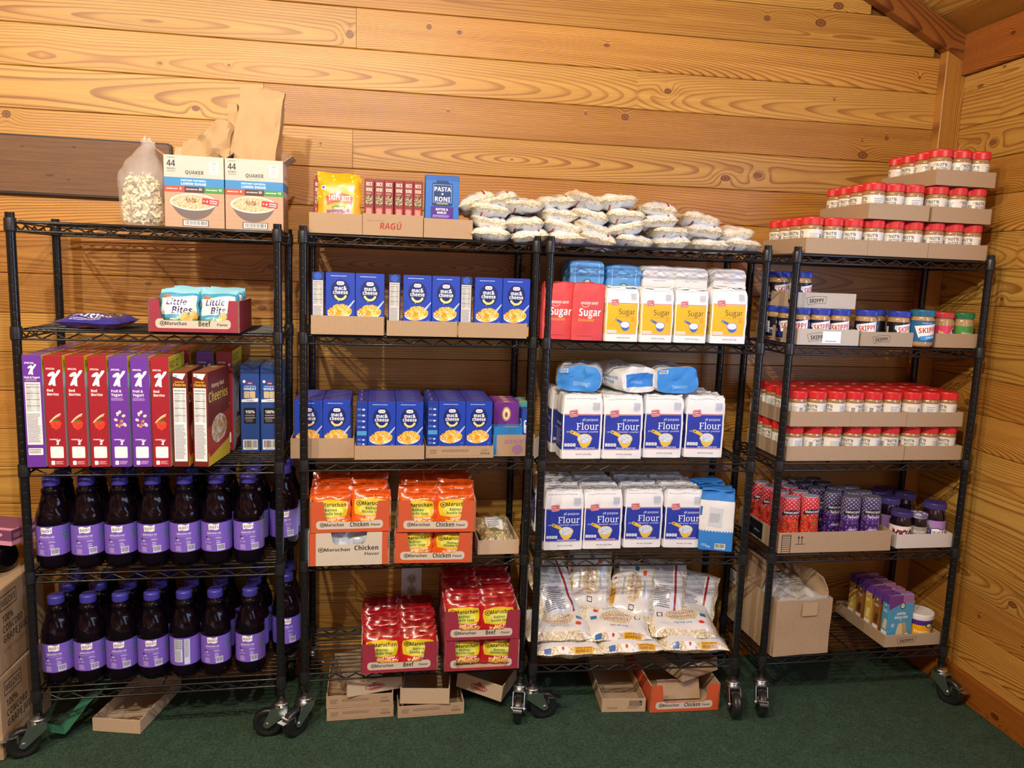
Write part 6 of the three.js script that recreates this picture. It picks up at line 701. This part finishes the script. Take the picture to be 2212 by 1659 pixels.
// --- bottom shelf ---
{
  const t = thing('cardboard_box', 'big open cardboard box with plastic liner, bottom shelf of rightmost rack', 'cardboard box'), w = 0.222, h = 0.21, d = 0.36, th = 0.004; for (const [n, g] of [['front_panel', soft(w, h, th, {}, (p) => { p.z += wr(p, 14, 0.008, 3); p.y += p.y > h * 0.95 ? wr(p, 30, 0.012, 2) : 0; }, [12, 10, 1], 0.6).translate(0, 0.001, -th / 2)], ['back_panel', carton(w, h, th, {}, 0.0005).translate(0, 0.001, -d)], ['bottom_panel', bx(w, th, d - 0.01, 0, 0.004, -d / 2)]]) M(n, g, kraft, t);
  for (const s of [-1, 1]) M('side_panel', soft(th, h, d - 0.01, {}, (p) => { p.x += wr(p, 12, 0.01, s + 4); p.y += p.y > h * 0.95 ? wr(p, 25, 0.015, 3 + s) : 0; }, [1, 10, 14], 0.6).translate(s * (w - th) / 2, 0.001, -d / 2 - 0.002), kraft, t);
  const fl = M('flap', soft(0.004, 0.08, d - 0.03, {}, (p) => { p.x += wr(p, 14, 0.02, 7); }, [1, 5, 12], 0.6), kraft, t); fl.position.set(w / 2 - 0.012, h - 0.004, -d / 2); fl.rotation.z = 0.35; const f2 = M('flap', soft(0.18, 0.003, 0.11, {}, (p) => { p.y += wr(p, 16, 0.02, 5); }, [10, 1, 6], 0.6), kraft, t); f2.position.set(-0.02, h + 0.03, -d + 0.06); f2.rotation.x = 0.5; const f3 = M('flap', soft(0.004, 0.1, 0.22, {}, (p) => { p.x += wr(p, 14, 0.02, 9); }, [1, 5, 8], 0.6), kraftDark, t); f3.position.set(-w / 2 + 0.01, h - 0.004, -d / 2 - 0.06); f3.rotation.z = -0.25;
  M('packing_tape', bx(0.06, 0.05, 0.0005, 0.02, h - 0.035, 0.0045), phy({ color: lin(0.5, 0.36, 0.2), roughness: 0.15, clearcoat: 1 }), t); M('shipping_label', bx(0.0006, 0.05, 0.05, -w / 2 - 0.004, h - 0.03, -d + 0.05), print(cv(64, 64, (g) => { rc(g, '#e6ecf4', 0, 0, 64, 64); small(g, '#667', 6, 8, 52, 48, 7); })), t);
  M('plastic_liner', soft(w - 0.016, 0.05, d - 0.03, {}, (p, c) => { p.y += (c[1] > 0 ? 1 : 0) * (wr(p, 22, 0.05, 2) + wr(p, 60, 0.016, 5)) + 0.012 * (1 - c[0] * c[0]); }, [22, 2, 30], 0.6).translate(0, h - 0.052, -d / 2), phy({ color: lin(0.72, 0.68, 0.6), transmission: 0.35, roughness: 0.16, thickness: 0, clearcoat: 0.6 }), t);
  put(t, 3, 4, 0.142, 0.006, 0.0006, 3);
  put(cardTray('cardboard_tray', 'brown emblem tray of cake mixes, bottom shelf of rightmost rack', 0.232, 0.047, 0.31, kraft, { front: skTray2 }), 3, 4, 0.608, -0.018, 0, 1);
  const cakeTex = (c, cake, dark, word) => print(cv(384, 384, (g) => { rc(g, c, 0, 0, 256, 384); poly(g, '#6e3a80', [[0, 0], [256, 0], [256, 66], [140, 60], [0, 112]]); poly(g, '#a06a9c', [[140, 0], [256, 0], [256, 66], [140, 60]]); el(g, '#1f4a3a', 140, 84, 28); el(g, '#dfe8d0', 140, 84, 20); small(g, '#1f4a3a', 126, 74, 28, 20, 2); tx(g, word, 134, 146, 32, '#eef4f6', { w: 20 * word.length }); tx(g, 'deluxe cake', 134, 176, 32, '#eef4f6', { w: 146 }); tx(g, 'mix', 134, 198, 13, '#e4eef2'); el(g, 'rgba(240,248,250,.5)', 50, 240, 18); poly(g, cake, [[70, 380], [110, 230], [190, 222], [222, 380]]); poly(g, dark, [[150, 226], [190, 222], [222, 380], [170, 384]]); el(g, '#eceae2', 210, 340, 20, 30); rc(g, c, 258, 0, 126, 384); rc(g, '#5a3a90', 258, 0, 126, 66); el(g, '#1f4a3a', 320, 84, 18); el(g, '#dfe8d0', 320, 84, 12); small(g, '#e4eef2', 276, 120, 90, 24, 3); poly(g, cake, [[280, 270], [310, 190], [366, 200], [350, 280]]); rc(g, '#dfe6ec', 262, 290, 110, 90); }));
  const CK = { front: [0, 0, 0.667, 1], back: [0, 0, 0.667, 1], left: [0.672, 0, 1, 1], right: [0.672, 0, 1, 1], top: [0, 0, 0.667, 0.3], bottom: [0.672, 0.8, 1, 1] }, ck = [cakeTex('#4f9cc4', '#d8c89c', '#b8a46c', 'white'), cakeTex('#8a5a2c', '#5a3420', '#3a2014', 'devil'), cakeTex('#c8a040', '#e2cf8c', '#c0a860', 'yellow')], cg = carton(0.108, 0.187, 0.034, CK);
  [[0, 'sky blue', 'nearest'], [1, 'brown', 'second'], [2, 'golden', 'third'], [1, 'brown', 'fourth'], [2, 'golden', 'rearmost']].forEach(([k, c, w], i) => { const q = thing('cake_mix_box', `${c} and purple cake mix box, ${w} in the emblem tray`, 'cake mix', 'cake mix boxes'); M('carton', cg, ck[k], q); M('top_flap', carton(0.1, 0.001, 0.02, { all: [0, 0, 0.667, 0.2] }, 0.0002), ck[k], q).position.y = 0.187; put(q, 3, 4, 0.562 - i * 0.002, -0.055 - i * 0.05, 0.006, 6 + rr(-1, 1)); });
  const fm = print(jarTex(512, 160, (g) => { rc(g, '#e8a81c', 0, 0, 512, 160); rc(g, '#4a2a86', 0, 0, 512, 46); el(g, '#1f4a3a', 300, 46, 24); el(g, '#dfe8d0', 300, 46, 16); tx(g, 'frosting', 270, 110, 34, '#fff6dc', { w: 130 }); }), 0.4), white = std({ color: lin(0.75, 0.74, 0.72), roughness: 0.35 });
  [[0.67, -0.075, 'nearer'], [0.668, -0.185, 'farther']].forEach(([x, z, w]) => { const q = thing('frosting_tub', `white lidded frosting tub, ${w} one beside cake mixes`, 'tub', 'frosting tubs'); M('tub_body', lathe([[0, 0.001], [0.036, 0.001], [0.038, 0.004], [0.043, 0.082], [0, 0.082]], 32), white, q); M('lid', lathe([[0.0445, 0.078], [0.0458, 0.08], [0.0458, 0.094], [0.0445, 0.0965], [0.041, 0.0965], [0.039, 0.0945], [0, 0.0945]], 40), white, q); M('paper_label', new THREE.CylinderGeometry(0.0428, 0.0398, 0.058, 40, 1, true).rotateY(Math.PI).translate(0, 0.047, 0), fm, q); put(q, 3, 4, x, z, 0.006, -20).scale.setScalar(1.12); });
}
renderer.render(scene, camera);
